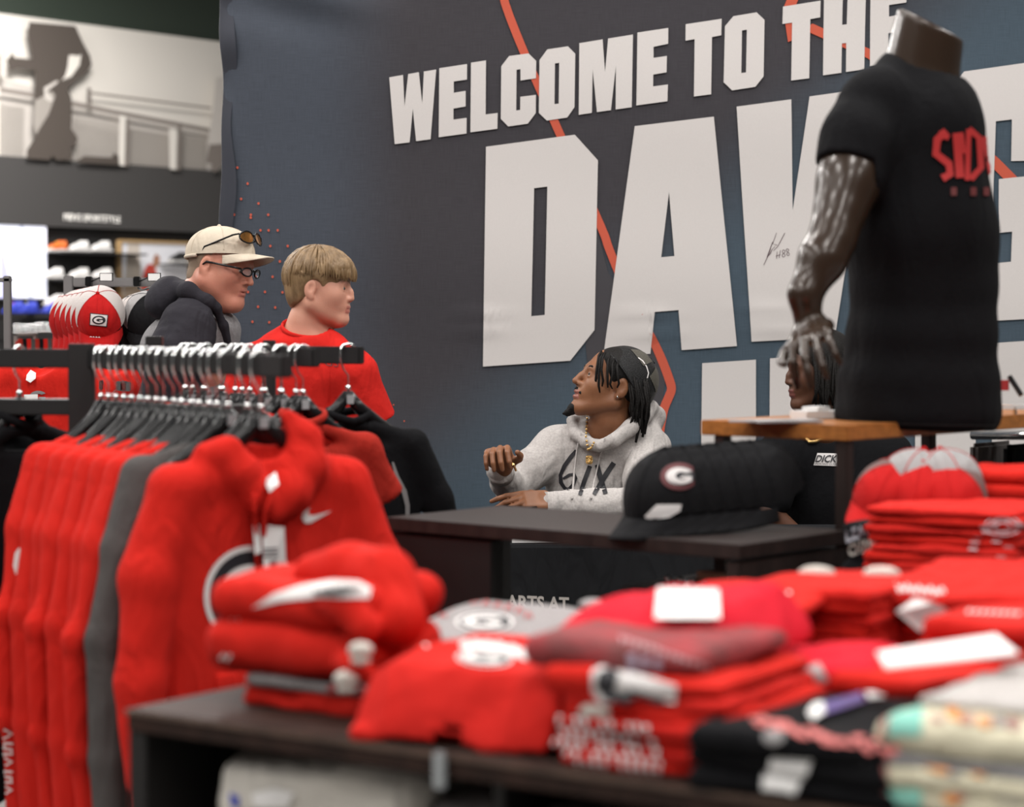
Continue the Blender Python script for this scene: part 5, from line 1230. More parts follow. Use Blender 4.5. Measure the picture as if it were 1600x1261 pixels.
# white marks on the outermost red sweatshirt
rs = [o for o in bpy.data.objects if o.name.startswith('sweatshirt') and o.get('label') == names[0]][0]; rb = [c for c in rs.children if c.name.startswith('garment_body')][0]
tr = bvh(rb)
decal('sleeve_mark', [[(24, 864), (30, 856), (37, 858), (34, 880), (31, 898), (25, 898), (21, 884)]], rb, WPRINT, rb, 6, .002, tr)
for k_, y in enumerate((1146, 1168, 1190, 1212, 1234)):
    decal('sleeve_letter', stroke([(20, y - 6), (8, y - 7), (7, y + 1), (18, y + 3), (19, y + 10), (6, y + 10)] if k_ % 2 else [(6, y - 7), (19, y), (6, y + 8)], 3.5), rb, WPRINT, rb, 6, .002, tr)

# ================================================================ background fixtures: grey frames, trucker caps, small ring rack, red display shirt
DC = 8.05
def F3(px, py, D=DC): return P(px, py, D)
GR = thing('display_rack', 'satin grey metal display frame holding the trucker caps', 'frame', tuple(Vector((F3(180, 500).x, DC, 0))))
z1 = F3(108, 432).z
def gb_(x0, x1, y0, y1, parent, z0=None, D=DC, name='post'):
    a, b = F3(x0, y0, D), F3(x1, y1, D); zb = b.z if z0 is None else z0
    return box(name, ((a.x + b.x) / 2, D, (a.z + zb) / 2), ((b.x - a.x) / 2, .015, (a.z - zb) / 2), STEEL, parent, bev=.003)
gb_(100, 115, 431, 545, GR, 0); gb_(255, 270, 433, 545, GR, 0); gb_(115, 262, 434, 448, GR, name='top_rail'); gb_(100, 270, 600, 606, GR, name='lower_rail')
GR2 = thing('display_rack', 'satin grey metal frame post at the left picture edge', 'frame', tuple(Vector((F3(8, 500).x, DC, 0))))
gb_(6, 18, 431, 545, GR2, 0); gb_(-90, 18, 434, 441, GR2, name='top_rail'); gb_(-100, -88, 431, 545, GR2, 0)
for px, k_ in ((165, 0), (240, 1)):
    r = thing('price_holder', ['black bracket with small white price card on the grey rail, left one', 'black bracket with small white price card on the grey rail, right one'][k_], 'sign', tuple(F3(px, 440, DC - .03)), group='price cards on the grey rail')
    a = F3(px - 26, 440, DC - .03); box('bracket', a, (.011, .02, .018), BLKPL, r, bev=.003)
    MB().tube([F3(px - 22, 440, DC - .04), F3(px - 10, 434, DC - .07), F3(px, 434, DC - .08)], .003, 6).mk('arm', BLKPL, r)
    c = F3(px + 1, 433, DC - .09); box('card_frame', c, (.024, .003, .015), BLKPL, r, bev=.001); box('card', (c.x, c.y - .004, c.z), (.021, .001, .0125), PAPER, r)
    MB().tube([F3(px - 24, 450, DC - .03), F3(px - 18, 454, DC - .1), F3(px - 8, 450, DC - .16), F3(px, 448, DC - .22)], .004, 6).mk('hook', BLKMET, r)
MESHW = mat('white_cap_mesh', (.55, .50, .48), .7, bump=1, bscale=300); CAPR = fabric('red_cap_twill', (.42, .012, .012)); CAPB = fabric('black_cap_twill', (.008, .008, .009)); CAPG = fabric('grey_cap_mesh', (.30, .29, .29))
def capthing(label, pos, fwd, upv, mc, mbr, back, group, sc=1.0, **k):
    r = thing('baseball_cap', label, 'cap', tuple(pos), 0, group); M = headM(pos, fwd, upv, sc); c, b = cap(M, mc, mbr, r, back=back, **k); return r, c, b, M
# nested red trucker caps fanning left
for i in range(6):
    px, py, dd = 158 - i * 7.5, 507 + (i * 1.2), .05 * i
    lab = 'red trucker cap with white mesh and square G patch, front of its row' if i == 0 else 'red trucker cap with white mesh, %s behind the front one' % ord_[i - 1]
    r, c, b, M = capthing(lab, P(px, py, DC - .28 + dd * 1.3), (.10 - .07 * i, -1, -.92), (.05 - .07 * i, -.92, 1), CAPR, CAPR, MESHW, 'red trucker caps on the grey frame', .98, droop=.02, rx=.104, rz=.11)
    if i == 0:
        tr = bvh(c); decal('patch', [[(141, 489), (169, 492), (167, 511), (140, 508)]], c, BPRINT, c, 5, .002, tr); decal('patch_white', [[(142.5, 490.5), (167.5, 493), (165.5, 509.5), (141.5, 507)]], c, WPRINT, c, 5, .0026, tr)
        glogo(154.5, 500, 10, 6.5, c, c, tr, ring=None, field=BPRINT, letter=WPRINT, off=.0034, maxe=4, gs=.62)
        decal('brim_sticker', [[(141, 517), (158, 517), (157, 528), (140, 527)]], b, PAPER, b, 5, .002)
MB().tube([F3(140, 452, DC), F3(130, 470, DC - .02), F3(110, 500, DC + .1), F3(95, 520, DC + .2)], .006, 6).mk('cap_hook', BLKMET, GR)
for i in range(3):
    px, py = 232 - i * 9, 515 + i * 2
    lab = ['black cap with grey mesh hanging behind the man, front of its row', 'black cap with pale mesh, second in the row behind the man', 'black cap with pale mesh, rear of the row behind the man'][i]
    capthing(lab, P(px, py, DC - .2 + .07 * i), (.25 - .1 * i, -1, -.55), (.1, -.55, 1), CAPB, CAPB, CAPG if i == 0 else MESHW, 'black mesh caps on the grey frame', 1.0, rx=.106, rz=.105)
# small ring rack
r = thing('ring_rack', 'small brushed metal rack of shiny ring hangers beyond the caps', 'rack', tuple(Vector((P(58, 520, 10).x, 10, 0))))
def gbx(x0, x1, y0, y1, z0=None, name='post'):
    a, b = P(x0, y0, 10), P(x1, y1, 10); zb = b.z if z0 is None else z0; box(name, ((a.x + b.x) / 2, 10, (a.z + zb) / 2), ((b.x - a.x) / 2, .02, (a.z - zb) / 2), mat('warm_steel', (.34, .30, .28), .35, .7), r, bev=.003)
gbx(22, 29, 506, 545, 0); gbx(53, 58, 506, 545, 0); gbx(89, 96, 505, 545, 0); gbx(22, 56, 517, 525, name='rail'); gbx(56, 92, 513, 519, name='rail')
for i in range(16):
    px = 25 + i * 4.2; y = 513 - (2 if px > 58 else 0); c = P(px, y, 9.97)
    MB().tube([(c.x + .004 * sin(a), c.y - .0 + .035 * cos(a), c.z + .022 * sin(a) - .01) if False else (c.x + .022 * cos(a), c.y + .02 * sin(a) * .3, c.z + .022 * sin(a)) for a in np.linspace(0, 2 * pi, 13)], .003, 5).mk('ring', CHROME, r, smooth=True)
for i in range(9):
    px = 32 + i * 6.5; c = P(px, 547, 9.9); MB().box(c, (.02, .03, .05), rotz(.3), bev=.01).mk('garment_top', [DRED, BLACKF, RED, GREYF][i % 4], r)
# red display tee at the left behind the rack bars
DR = 7.4
for k_, (pxc, lab, w) in enumerate(((62, 'red display t-shirt with grey G and white tags, behind the black rack bars', .225), (168, 'red shirt hanging right of the rack post, under the trucker caps', .09))):
    r = thing('t_shirt', lab, 't-shirt', tuple(P(pxc, 700, DR)))
    c = P(pxc, 640, DR); S = SDF((c.x - .3, DR - .12, c.z - .35), (c.x + .3, DR + .12, c.z + .2), .01)
    S.rbox((c.x, DR, c.z - .08), (w, .05, .22), .045, 0); S.cone((c.x - w * .8, DR, c.z + .08), (c.x - .05, DR, c.z + .14), .05, .04, .03); S.cone((c.x + w * .8, DR, c.z + .08), (c.x + .05, DR, c.z + .14), .05, .04, .03)
    S.ell((c.x, DR - .03, c.z + .17), (.07, .06, .06), .01, 's'); S.noise(.003, 20, 3); tb = S.mk('garment_body', RED, r)
    if k_ == 0:
        tr = bvh(tb); hangtag([(41, 588), (46, 582), (56, 588), (57, 593), (48, 598), (41, 594)], tb, tgt=tb); hangtag([(39, 616), (60, 616), (60, 634), (39, 634)], tb, tgt=tb); decal('tag_print', [[(39, 628), (60, 628), (60, 634), (39, 634)]], tb, YEL, tb, 20, .016)
        glogo(60, 620, 12, 9, tb, tb, tr, ring=None, field=None, letter=GPRINT, gs=1.0, maxe=4)
DS = thing('display_counter', 'low dark counter under the red display shirts', 'counter', (-1.25, DR, 0)); box('body', (-1.55, DR + .05, .45), (.42, .18, .45), LAMD, DS, bev=.01)
MB().tube([(P(62, 640, DR).x, DR, .88), (P(62, 640, DR).x, DR, 1.1)], .012, 8).mk('stand', BLKMET, DS); MB().tube([(P(168, 640, DR).x, DR, .88), (P(168, 640, DR).x, DR, 1.1)], .012, 8).mk('stand', BLKMET, DS)
for i, (px, py) in enumerate(((158, 602), (190, 603), (196, 604))):
    r = thing('clip', ['silver garment clip left of two under the caps', 'silver garment clip, nearer pair under the caps, left', 'silver garment clip, nearer pair under the caps, right'][i], 'clip', tuple(P(px, py, DR - .15)), group='silver garment clips')
    box('clip_body', P(px, py, DR - .15), (.006 if i == 0 else .018, .006, .016), BLKPL if i == 0 else CHROME, r, bev=.003); MB().tube([P(px, py, DR - .15), P(px + 2, py - 8, DR - .12), P(168, 620, DR - .04)], .002, 5).mk('wire', CHROME, r)
# ================================================================ front table and folded piles
TZ = .85
F0 = onz(197, 1107, TZ); F1 = onz(1240, 1252, TZ); te = (F1 - F0).normalized(); tn = Vector((-te.y, te.x, 0))
F0.z = 0
FT = thing('display_table', 'large dark wood display table in front, piled with folded red clothing', 'table', tuple(F0 + te * .75 + tn * .5))
TL = 2.1; TDp = 1.02
slab('tabletop', F0, te, tn, 0, TL, 0, TDp, TZ - .032, TZ, LAMF, FT, bev=.003)
slab('edge_highlight', F0, te, tn, .0, TL, -.003, .0, TZ - .008, TZ - .001, mat('table_edge_highlight', (.075, .045, .032), .5, vary=.3, vscale=20), FT, bev=0)  # lighter brown strip: highlight along the top edge, put in as colour
slab('side_panel', F0, te, tn, .0, .035, .004, TDp - .004, 0, TZ - .032, LAMD, FT); slab('side_panel', F0, te, tn, TL - .035, TL, .004, TDp - .004, 0, TZ - .032, LAMD, FT)
slab('back_panel', F0, te, tn, .035, TL - .035, TDp - .03, TDp - .01, .05, TZ - .032, LAMD, FT); slab('lower_shelf', F0, te, tn, .035, TL - .035, .02, TDp - .03, .40, .425, LAMD, FT)
slab('centre_divider', F0, te, tn, .60, .62, .05, TDp - .03, .425, TZ - .032, LAMD, FT)
tcx = (F0 + te * .56 + tn * -.006); sc_ = thing('sign_clip', 'small clear clip fixed on the front edge of the front table', 'clip', (tcx.x, tcx.y, TZ - .04))
slab('clip_body', tcx, te, tn, -.008, .008, -.008, .002, TZ - .045, TZ + .002, mat('clear_grey_plastic', (.2, .2, .2), .2), sc_)
# right-hand table
QO = Vector((.58, 4.13, 0)); qa = Vector((ga.x, ga.y, 0)).normalized(); qb = Vector((-qa.y, qa.x, 0)); QZ = .92
QT = thing('display_table', 'dark display table at right carrying the tall stack of red t-shirts', 'table', tuple(QO + qa * .4 + qb * .35))
slab('tabletop', QO, qa, qb, 0, .85, 0, .8, QZ - .035, QZ, LAM, QT); slab('side_panel', QO, qa, qb, 0, .03, .01, .79, 0, QZ - .035, LAMD, QT); slab('side_panel', QO, qa, qb, .82, .85, .01, .79, 0, QZ - .035, LAMD, QT); slab('front_panel', QO, qa, qb, .03, .82, .01, .03, 0, QZ - .035, LAMD, QT)

PAL = {'r': RED, 'c': CRIM}
def tpos(u, v, z=TZ): return Vector((F0.x, F0.y, 0)) + te * u + tn * v + Vector((0, 0, z))
def folded(name, label, cat, c, w, d, t, rz, m, group=None, layers=2, seed=0, amp=.0022, tilt=(0, 0), droop=None, h=None, part='folded_body'):
    """one folded garment: c = bottom centre, w along the local x, d along local y (depth), t thickness"""
    c = Vector(c); R = Matrix.Rotation(rz, 3, 'Z') @ Matrix.Rotation(tilt[0], 3, 'X') @ Matrix.Rotation(tilt[1], 3, 'Y'); rng = random.Random(seed)
    h = h or max(.0042, min(.0075, t / 4)); e = max(w, d) * .75 + .03; hz = t + .05 + (.10 if droop else 0)
    S = SDF((-w / 2 - .03, -d / 2 - .03, -.03 - (.14 if droop else 0)), (w / 2 + .03, d / 2 + .03, t + .04), h)
    if droop:
        fn = droop; S.warp = lambda X, Y, Z: (X + 0 * Y, Y + 0 * X, Z + fn(X, Y))
        S.put_margin = .15
    lt = t / layers
    for j in range(layers):
        jx, jy = rng.uniform(-.006, .006), rng.uniform(-.004, .006); ww = w / 2 - rng.uniform(0, .010); dd = d / 2 - rng.uniform(0, .008)
        S.rbox((jx, jy, lt * (j + .5)), (ww, dd, lt * .53), min(lt * .50, .034), lt * .16)
    S.noise(amp, 15 + 5 * rng.random(), seed + 3); S.noise(amp * .35, 45, seed + 9)
    v, q = S.mesh(); r = thing(name, label, cat, tuple(c), 0, group)
    A = np.array(R); b = mk(part, v @ A.T + np.array(c), q, m, r); return r, b
def pile(cu, cv, n, w, d, t, m, fmt, cat, group, rz0, seed=0, z=TZ, name='folded_shirt', org=None, layers=1, jit=.006, mats=None, rev=False, **k):
    """n folded garments one upon another; returns list and top z"""
    rng = random.Random(seed); out = []
    for i in range(n):
        p = tpos(cu + rng.uniform(-jit, jit), cv + rng.uniform(-jit, jit)) if org is None else org + Vector((rng.uniform(-jit, jit), rng.uniform(-jit, jit), 0)); p.z = z
        pos = 'bottom one' if i == 0 else 'topmost one' if i == n - 1 else '%s from the bottom' % ord_[i]
        r, b = folded(name, fmt % pos, cat, p, w + rng.uniform(-jit, jit), d, t * 1.04, rz0 + rng.uniform(-.03, .03), (mats[i % len(mats)] if mats else m), group, layers, seed * 10 + i, **k); out.append((r, b)); z += t
    return out, z
trz = atan2(te.y, te.x)
# ---- P1: left stack: two fat hoodies on grey and red tees
a1_, z = pile(.235, .21, 1, .25, .20, .030, RED, 'red t-shirt folded flat, %s of the left stack under the hoodies', 't-shirt', None, trz + .02, 1, layers=2)
r, b = folded('folded_shirt', 'grey printed t-shirt between the red hoodies and red tee in the left stack', 't-shirt', tpos(.24, .21, z), .26, .21, .016, trz + .03, TEEGR, None, 1, 5); z += .016
tr = bvh(b); 
for x, y in ((560, 1078), (580, 1082), (520, 1076), (540, 1086)): decal('red_print', [ellipse(x, y, 8, 4)], b, RPRINT, b, 6, .002, tr)
h1, bb1 = folded('folded_hoodie', 'lower fat folded red hoodie in the left stack on the front table', 'hoodie', tpos(.192, .20, z), .31, .22, .074, trz + .02, RED, 'folded red hoodies of the left stack', 1, 12, amp=.0045)
tr = bvh(bb1); decal('small_mark', stroke([(345, 1030), (350, 1022), (356, 1030), (362, 1022)], 5), bb1, WPRINT, bb1, 5, .002, tr)
MB().tube([tpos(.31, .10, z + .04), tpos(.345, .09, z + .030), tpos(.37, .11, z + .012)], [.016, .018, .012], 8).mk('sleeve_fold', RED, bb1, smooth=True); z1_ = z + .070
h2, bb2 = folded('folded_hoodie', 'upper fat folded red hoodie with its hood bulging right, top of left stack', 'hoodie', tpos(.20, .205, z1_), .31, .22, .068, trz + .05, RED, 'folded red hoodies of the left stack', 1, 14, amp=.0045)
zt = z1_ + .064
S = SDF(tuple(tpos(.26, .18, zt) - Vector((.26, .26, .14))), tuple(tpos(.26, .18, zt) + Vector((.26, .26, .14))), .007)
S.chain([tpos(.16, .22, zt), tpos(.23, .22, zt + .006), tpos(.30, .21, zt + .002), tpos(.345, .18, zt - .045)], [.030, .036, .042, .044], .03); S.chain([tpos(.25, .13, zt - .02), tpos(.31, .11, zt - .015), tpos(.345, .11, zt - .05)], [.020, .025, .024], .02)
S.noise(.003, 18, 7); S.mk('hood', RED, bb2)
tr = bvh(bb2); pr = projector([bb2] + [o for o in bb2.children], .003)
decal('chest_print', [[(430, 928), (470, 916), (520, 908), (560, 910), (580, 920), (576, 936), (500, 934), (440, 940), (395, 950)]], [bb2] + list(bb2.children), WPRINT, bb2, 6, .0022)
decal('chest_print_dark', [[(490, 924), (540, 918), (566, 922), (530, 928), (492, 930)]], [bb2] + list(bb2.children), BPRINT, bb2, 6, .0032)
decal('small_mark', stroke([(357, 972), (362, 966), (368, 972), (374, 966)], 5), bb2, WPRINT, bb2, 5, .002, tr)
for (px, py, u, v, zz, lab) in ((612, 984, .365, .075, zt - .075, 'white toggle tag hanging from the upper red hoodie'), (572, 1054, .34, .075, z1_ - .052, 'white toggle tag at the lower red hoodie')):
    p = tpos(u, v, zz); MB().ball(p, (.018, .010, .012), 10).ball(p + Vector((0, 0, -.014)), (.014, .008, .007), 8).mk('toggle_tag', WHITEF, h2 if zz > z1_ else h1, smooth=True)
# ---- P3: centre red tees, the top one draping over the front edge
p3, z = pile(.55, .175, 4, .235, .24, .020, RED, 'red t-shirt under the draped tee in the centre pile, %s', 't-shirt', 'red t-shirts of the centre pile', trz + .1, 31, mats=[RED2, RED])
def drp(X, Y): return np.minimum(.078, np.maximum(0, (-Y - .085)) ** 1.35 * 3.6 + np.maximum(0, (-X - .10)) ** 1.4 * 2.2)
r, b3 = folded('folded_shirt', 'bright red t-shirt with white arched lettering draping over the centre pile', 't-shirt', tpos(.53, .16, z + .002), .31, .30, .022, trz + .12, RED2, None, 1, 37, amp=.004, droop=drp, tilt=(.06, 0))
tr = bvh(b3)
for k_, (x, y, s_) in enumerate(((728, 1010, 10), (745, 1008, 10), (762, 1010, 11), (780, 1013, 12), (800, 1018, 13), (820, 1024, 13), (840, 1030, 13), (858, 1032, 11))): decal('arched_letter', [ellipse(x, y, s_, s_ * .75, .3, 10)], b3, WPRINT, b3, 6, .002, tr)
glogo(757, 1030, 44, 13, b3, b3, tr, rot=.06, maxe=5, gs=.66); decal('neck_label', stroke([(652, 1000), (668, 1012)], 4), b3, WPRINT, b3, 5, .002, tr)
for i, (px, py) in enumerate(((612, 1132), )): pass
g3 = p3[0][1]; tr = bvh(*[q[1] for q in p3])
decal('side_print', [ellipse(662, 1141, 22, 13)], [q[1] for q in p3], BPRINT, p3[1][1], 6, .002, tr); decal('side_print', [ellipse(668, 1141, 11, 7)], [q[1] for q in p3], WPRINT, p3[1][1], 6, .003, tr)
# ---- P2: grey tee with red arched lettering behind
p2, z = pile(.27, .58, 2, .26, .24, .024, TEEGR, 'grey t-shirt of the back-left pile behind the centre pile, %s', 't-shirt', 'grey t-shirts of the back left pile', trz - .05, 41, mats=[GREYF, TEEGR, TEEGR])
_, b2 = folded('folded_shirt', 'grey t-shirt with red arched lettering and oval G sloping atop the back left pile', 't-shirt', tpos(.265, .56, z + .010), .29, .26, .022, trz - .02, TEEGR, None, 1, 48, amp=.003, tilt=(.11, 0)); tr = bvh(b2)
glogo(757, 973, 46, 15, b2, b2, tr, ring=WPRINT, maxe=5, gs=.62)
for k_, (x, y) in enumerate(((692, 962), (700, 950), (712, 943), (727, 940), (742, 941), (760, 943), (778, 946), (795, 950), (812, 955), (826, 963))): decal('arched_letter', stroke([(x - 5, y + 5), (x, y - 5), (x + 5, y + 4)], 3.5), b2, RPRINT, b2, 5, .002, tr)
gx, z = pile(.45, .74, 2, .22, .22, .032, GREYF, 'charcoal t-shirt behind the grey lettered pile, %s', 't-shirt', 'charcoal t-shirts behind the grey pile', trz, 43)
for i, (px, py, L_) in enumerate(((812, 935, 'grey size tag poking up by the sign lettering'), (885, 945, 'white size tag lying at the back of the charcoal pile'))):
    p = tpos(.36 + .09 * i, .66, .955); MB().ball(p, (.022, .010, .009), 10, rotz(.3)).mk('size_tag', PAPER if i else mat('grey_brochure', (.35, .33, .33)), gx[1][0], smooth=True)
# ---- P4: tall red stack, white prints on the front edges, marl tee, crimson tee on top
p4, z = pile(.825, .17, 6, .245, .29, .0155, RED, 'red printed t-shirt in the tall front stack, %s', 't-shirt', 'red t-shirts of the tall front stack', trz + .06, 51, mats=[RED, RED2])
tr = bvh(*[q[1] for q in p4]); T4 = [q[1] for q in p4]
rng = random.Random(5)
for row, (x0, y0, x1, y1) in enumerate(((845, 1122, 1010, 1140), (852, 1140, 1020, 1162), (850, 1158, 1025, 1178), (855, 1172, 1030, 1195), (860, 1186, 1028, 1206))):
    n_ = 13
    for i in range(n_):
        if rng.random() < .12: continue
        t = i / (n_ - 1); x, y = x0 + (x1 - x0) * t, y0 + (y1 - y0) * t
        decal('edge_print', stroke([(x - 4, y - 4), (x + 3, y - 3), (x + 1, y + 4)], rng.uniform(4, 6)), T4, WPRINT, p4[(3, 3, 2, 1, 0)[row]][1], 6, .002, tr)
r, b4 = folded('folded_shirt', 'red t-shirt with big black and white G fold in the tall front stack', 't-shirt', tpos(.805, .18, z), .26, .30, .024, trz + .08, RED, None, 1, 61, amp=.003); z += .022
S = SDF(tuple(tpos(.80, .06, z) - Vector((.2, .2, .1))), tuple(tpos(.80, .06, z) + Vector((.2, .2, .1))), .006)
tr = bvh(b4, *T4); TT = [b4] + T4
decal('logo_band', [[(925, 1050), (945, 1038), (1000, 1056), (1058, 1072), (1056, 1100), (1000, 1090), (940, 1100), (925, 1080)]], TT, WPRINT, b4, 6, .002, tr)
decal('logo_black', [[(935, 1052), (955, 1046), (968, 1056), (960, 1078), (1000, 1086), (980, 1100), (945, 1092), (932, 1072)]], TT, BPRINT, b4, 6, .003, tr)
decal('logo_black', [[(985, 1076), (1040, 1092), (1036, 1100), (982, 1088)]], TT, BPRINT, b4, 6, .003, tr); decal('logo_cream', [ellipse(930, 1112, 24, 10, .1)], TT, WHITEF, b4, 6, .002, tr)
r, b5 = folded('folded_shirt', 'washed maroon t-shirt with pale lettering rolled near top of the tall front stack', 't-shirt', tpos(.765, .19, z), .27, .28, .034, trz + .02, MAROON, None, 1, 63, amp=.003, tilt=(0, .0)); z += .032
tr = bvh(b5); PALE = mat('faded_print', (.50, .30, .32), .7)
for i in range(13): x, y = 972 + i * 11, 1000 + i * 3.6; decal('arched_letter', stroke([(x - 4, y - 3), (x + 3, y - 1), (x, y + 5)], 4), b5, PALE, b5, 5, .002, tr)
for i in range(9): x, y = 988 + (i % 3) * 20, 1026 + (i // 3) * 9 + (i % 3) * 4; decal('faded_mark', [ellipse(x, y, 7, 4)], b5, mat('lilac_print', (.42, .36, .46), .7), b5, 5, .002, tr)
def drp2(X, Y): return np.minimum(.08, np.maximum(0, X - .08) ** 1.3 * 1.8 + np.maximum(0, -X - .08) ** 1.3 * 1.2 + np.maximum(0, (-Y - .06)) ** 1.3 * .8)
r, b6 = folded('folded_shirt', 'crimson t-shirt with blank white tag on top of the tall front stack', 't-shirt', tpos(.715, .30, z - .004), .31, .32, .026, trz + .05, CRIM, None, 1, 67, amp=.005, droop=drp2, tilt=(.10, 0))
hangtag([(1030, 935), (1120, 937), (1116, 978), (1026, 980)], b6, 'white_tag', tgt=b6, off=.015)
tr = bvh(b6); decal('sticker', [ellipse(1137, 996, 15, 8)], b6, PAPER, b6, 6, .002, tr)
r, b7 = folded('folded_shirt', 'crimson t-shirt lying in the gap right of the tall front stack', 't-shirt', tpos(.885, .40, TZ), .20, .24, .055, trz + .1, CRIM, None, 3, 69, amp=.004)
r, b8 = folded('folded_shirt', 'dark crimson t-shirt bulging right of the tall stack, on the lower crimson one', 't-shirt', tpos(.875, .42, TZ + .053), .19, .22, .045, trz + .2, CRIM, None, 2, 71, amp=.004)
tr = bvh(b7, b8); 
for q in ([(1246, 1052), (1280, 1038), (1296, 1062), (1262, 1080)],): decal('label_card', [q], [b7, b8], mat('grey_brochure', (.35, .33, .33)), b8, 8, .003, tr)
for x, y in ((1228, 1034), (1250, 1034)): decal('tag_spot', [ellipse(x, y, 9, 6)], [b7, b8], PAPER, b8, 6, .003, tr)
# ---- P5: back row with G
p5, z = pile(.655, .57, 4, .22, .24, .026, RED, 'red t-shirt of the back row pile behind the crimson tee, %s', 't-shirt', 'red t-shirts of the back row pile', trz + .02, 81, mats=[RED2, RED])
_, b = folded('folded_shirt', 'red t-shirt with oval G logo sloping on the back row pile', 't-shirt', tpos(.675, .56, z + .014), .24, .25, .026, trz + .04, RED2, None, 1, 88, amp=.003, tilt=(.15, 0)); tr = bvh(b); glogo(1165, 942, 62, 20, b, b, tr, ring=WPRINT, rot=.06, maxe=6, gs=.66)
for i in range(10): x, y = 1095 + i * 15, 922 + (i * .6); decal('arched_letter', stroke([(x - 5, y + 3), (x + 5, y - 1)], 4), b, WPRINT, b, 5, .002, tr)
# ---- P6: neat stack of many red tees
p6, z = pile(.735, .76, 9, .21, .26, .0175, RED, 'red t-shirt of the neat many-layered stack at back centre, %s', 't-shirt', 'red t-shirts of the neat stack at back centre', trz + .05, 91, mats=[RED2, RED])
for i, (px, py, c) in enumerate(((1250, 897, .0), (1320, 907, .0))):
    p = tpos(.68 + i * .085, .80 + i * .05, z + .004); MB().ball(p, (.030, .014, .012), 10, rotz(-.3)).mk('tag_roll', WHITEF, p6[-1][0], smooth=True)
# ---- P7 with a white tag
p7, z = pile(.92, .88, 5, .21, .24, .026, RED, 'red lettered t-shirt of the far right pile on the front table, %s', 't-shirt', 'red t-shirts of the far right pile', trz, 95, mats=[RED, RED2])
_, b = folded('folded_shirt', 'red t-shirt with white lettering and white tag sloping atop the far right pile', 't-shirt', tpos(.92, .86, z + .012), .24, .25, .026, trz, RED2, None, 1, 99, amp=.003, tilt=(.14, 0)); p7.append((_, b)); tr = bvh(*[q[1] for q in p7]); T7 = [q[1] for q in p7]
for i in range(9): x, y = 1400 + i * 9, 918 + (i % 2) * 3 + i * .8; decal('letter_print', stroke([(x - 4, y + 5), (x, y - 5), (x + 4, y + 4)], 4), T7, WPRINT, b, 5, .002, tr)
p = tpos(.845, .92, z + .006); MB().ball(p, (.030, .014, .012), 10, rotz(-.3)).mk('tag_roll', WHITEF, p7[-1][0], smooth=True)
tg = MB(); c = onz(1443, 960, z - .01); hangtag([(1400, 955), (1432, 936), (1462, 940), (1496, 958), (1470, 982), (1436, 986)], p7[-1][0], 'white_tag', tgt=b, off=.008)
# ---- P8 right edge piles
p8, z = pile(1.10, .62, 5, .24, .26, .030, RED, 'red lettered t-shirt at right edge behind the patterned pile, %s', 't-shirt', 'red t-shirts at the right edge', trz + .02, 97, mats=[RED2, RED])
b = p8[-1][1]; tr = bvh(b)
for i in range(8): x, y = 1514 + i * 11, 956 + i * .5; decal('letter_print', stroke([(x - 4, y + 3), (x + 4, y - 1)], 3.5), b, WPRINT, b, 5, .002, tr)
p8b, z8 = pile(1.03, .42, 3, .20, .22, .032, RED, 'red t-shirt under the white paper sign near the patterned pile, %s', 't-shirt', 'red t-shirts under the paper sign', trz, 98)
# ---- P9 black tees with salmon print
p9, z = pile(1.045, .16, 3, .27, .33, .024, BLACKF, 'black t-shirt of the front right pile, %s', 't-shirt', 'black t-shirts of the front right pile', trz + .03, 101)
b = p9[-1][1]; tr = bvh(*[q[1] for q in p9]); T9 = [q[1] for q in p9]
rng = random.Random(3)
for i in range(34):
    x = 1180 + i * 6.6; y = 1131 + i * 1.25 + rng.uniform(-9, 9); decal('salmon_print', [ellipse(x, y, rng.uniform(5, 11), rng.uniform(2.5, 5), .2, 8)], T9, SPRINT, b, 6, .002, tr)
decal('grey_patch', [ellipse(1210, 1153, 17, 11)], T9, GPRINT, b, 6, .003, tr)
PUR = mat('purple_tag', (.075, .045, .19), .5)
hangtag([(1280, 1108), (1345, 1090), (1352, 1103), (1288, 1124)], p9[-1][0], 'purple_tag', m=PUR, tgt=b, off=.006); hangtag([(1260, 1122), (1272, 1108), (1286, 1106), (1288, 1122), (1270, 1134)], p9[-1][0], 'white_tag_end', tgt=b, off=.008); hangtag([(1352, 1092), (1366, 1082), (1384, 1090), (1374, 1100), (1358, 1102)], p9[-1][0], 'white_tag_end', tgt=b, off=.008)
for q in ([(1208, 1182), (1270, 1186), (1262, 1210), (1202, 1204)], [(1194, 1206), (1258, 1212), (1244, 1240), (1192, 1232)]): decal('size_strip', [q], T9, PAPER, p9[1][1], 6, .003, tr)
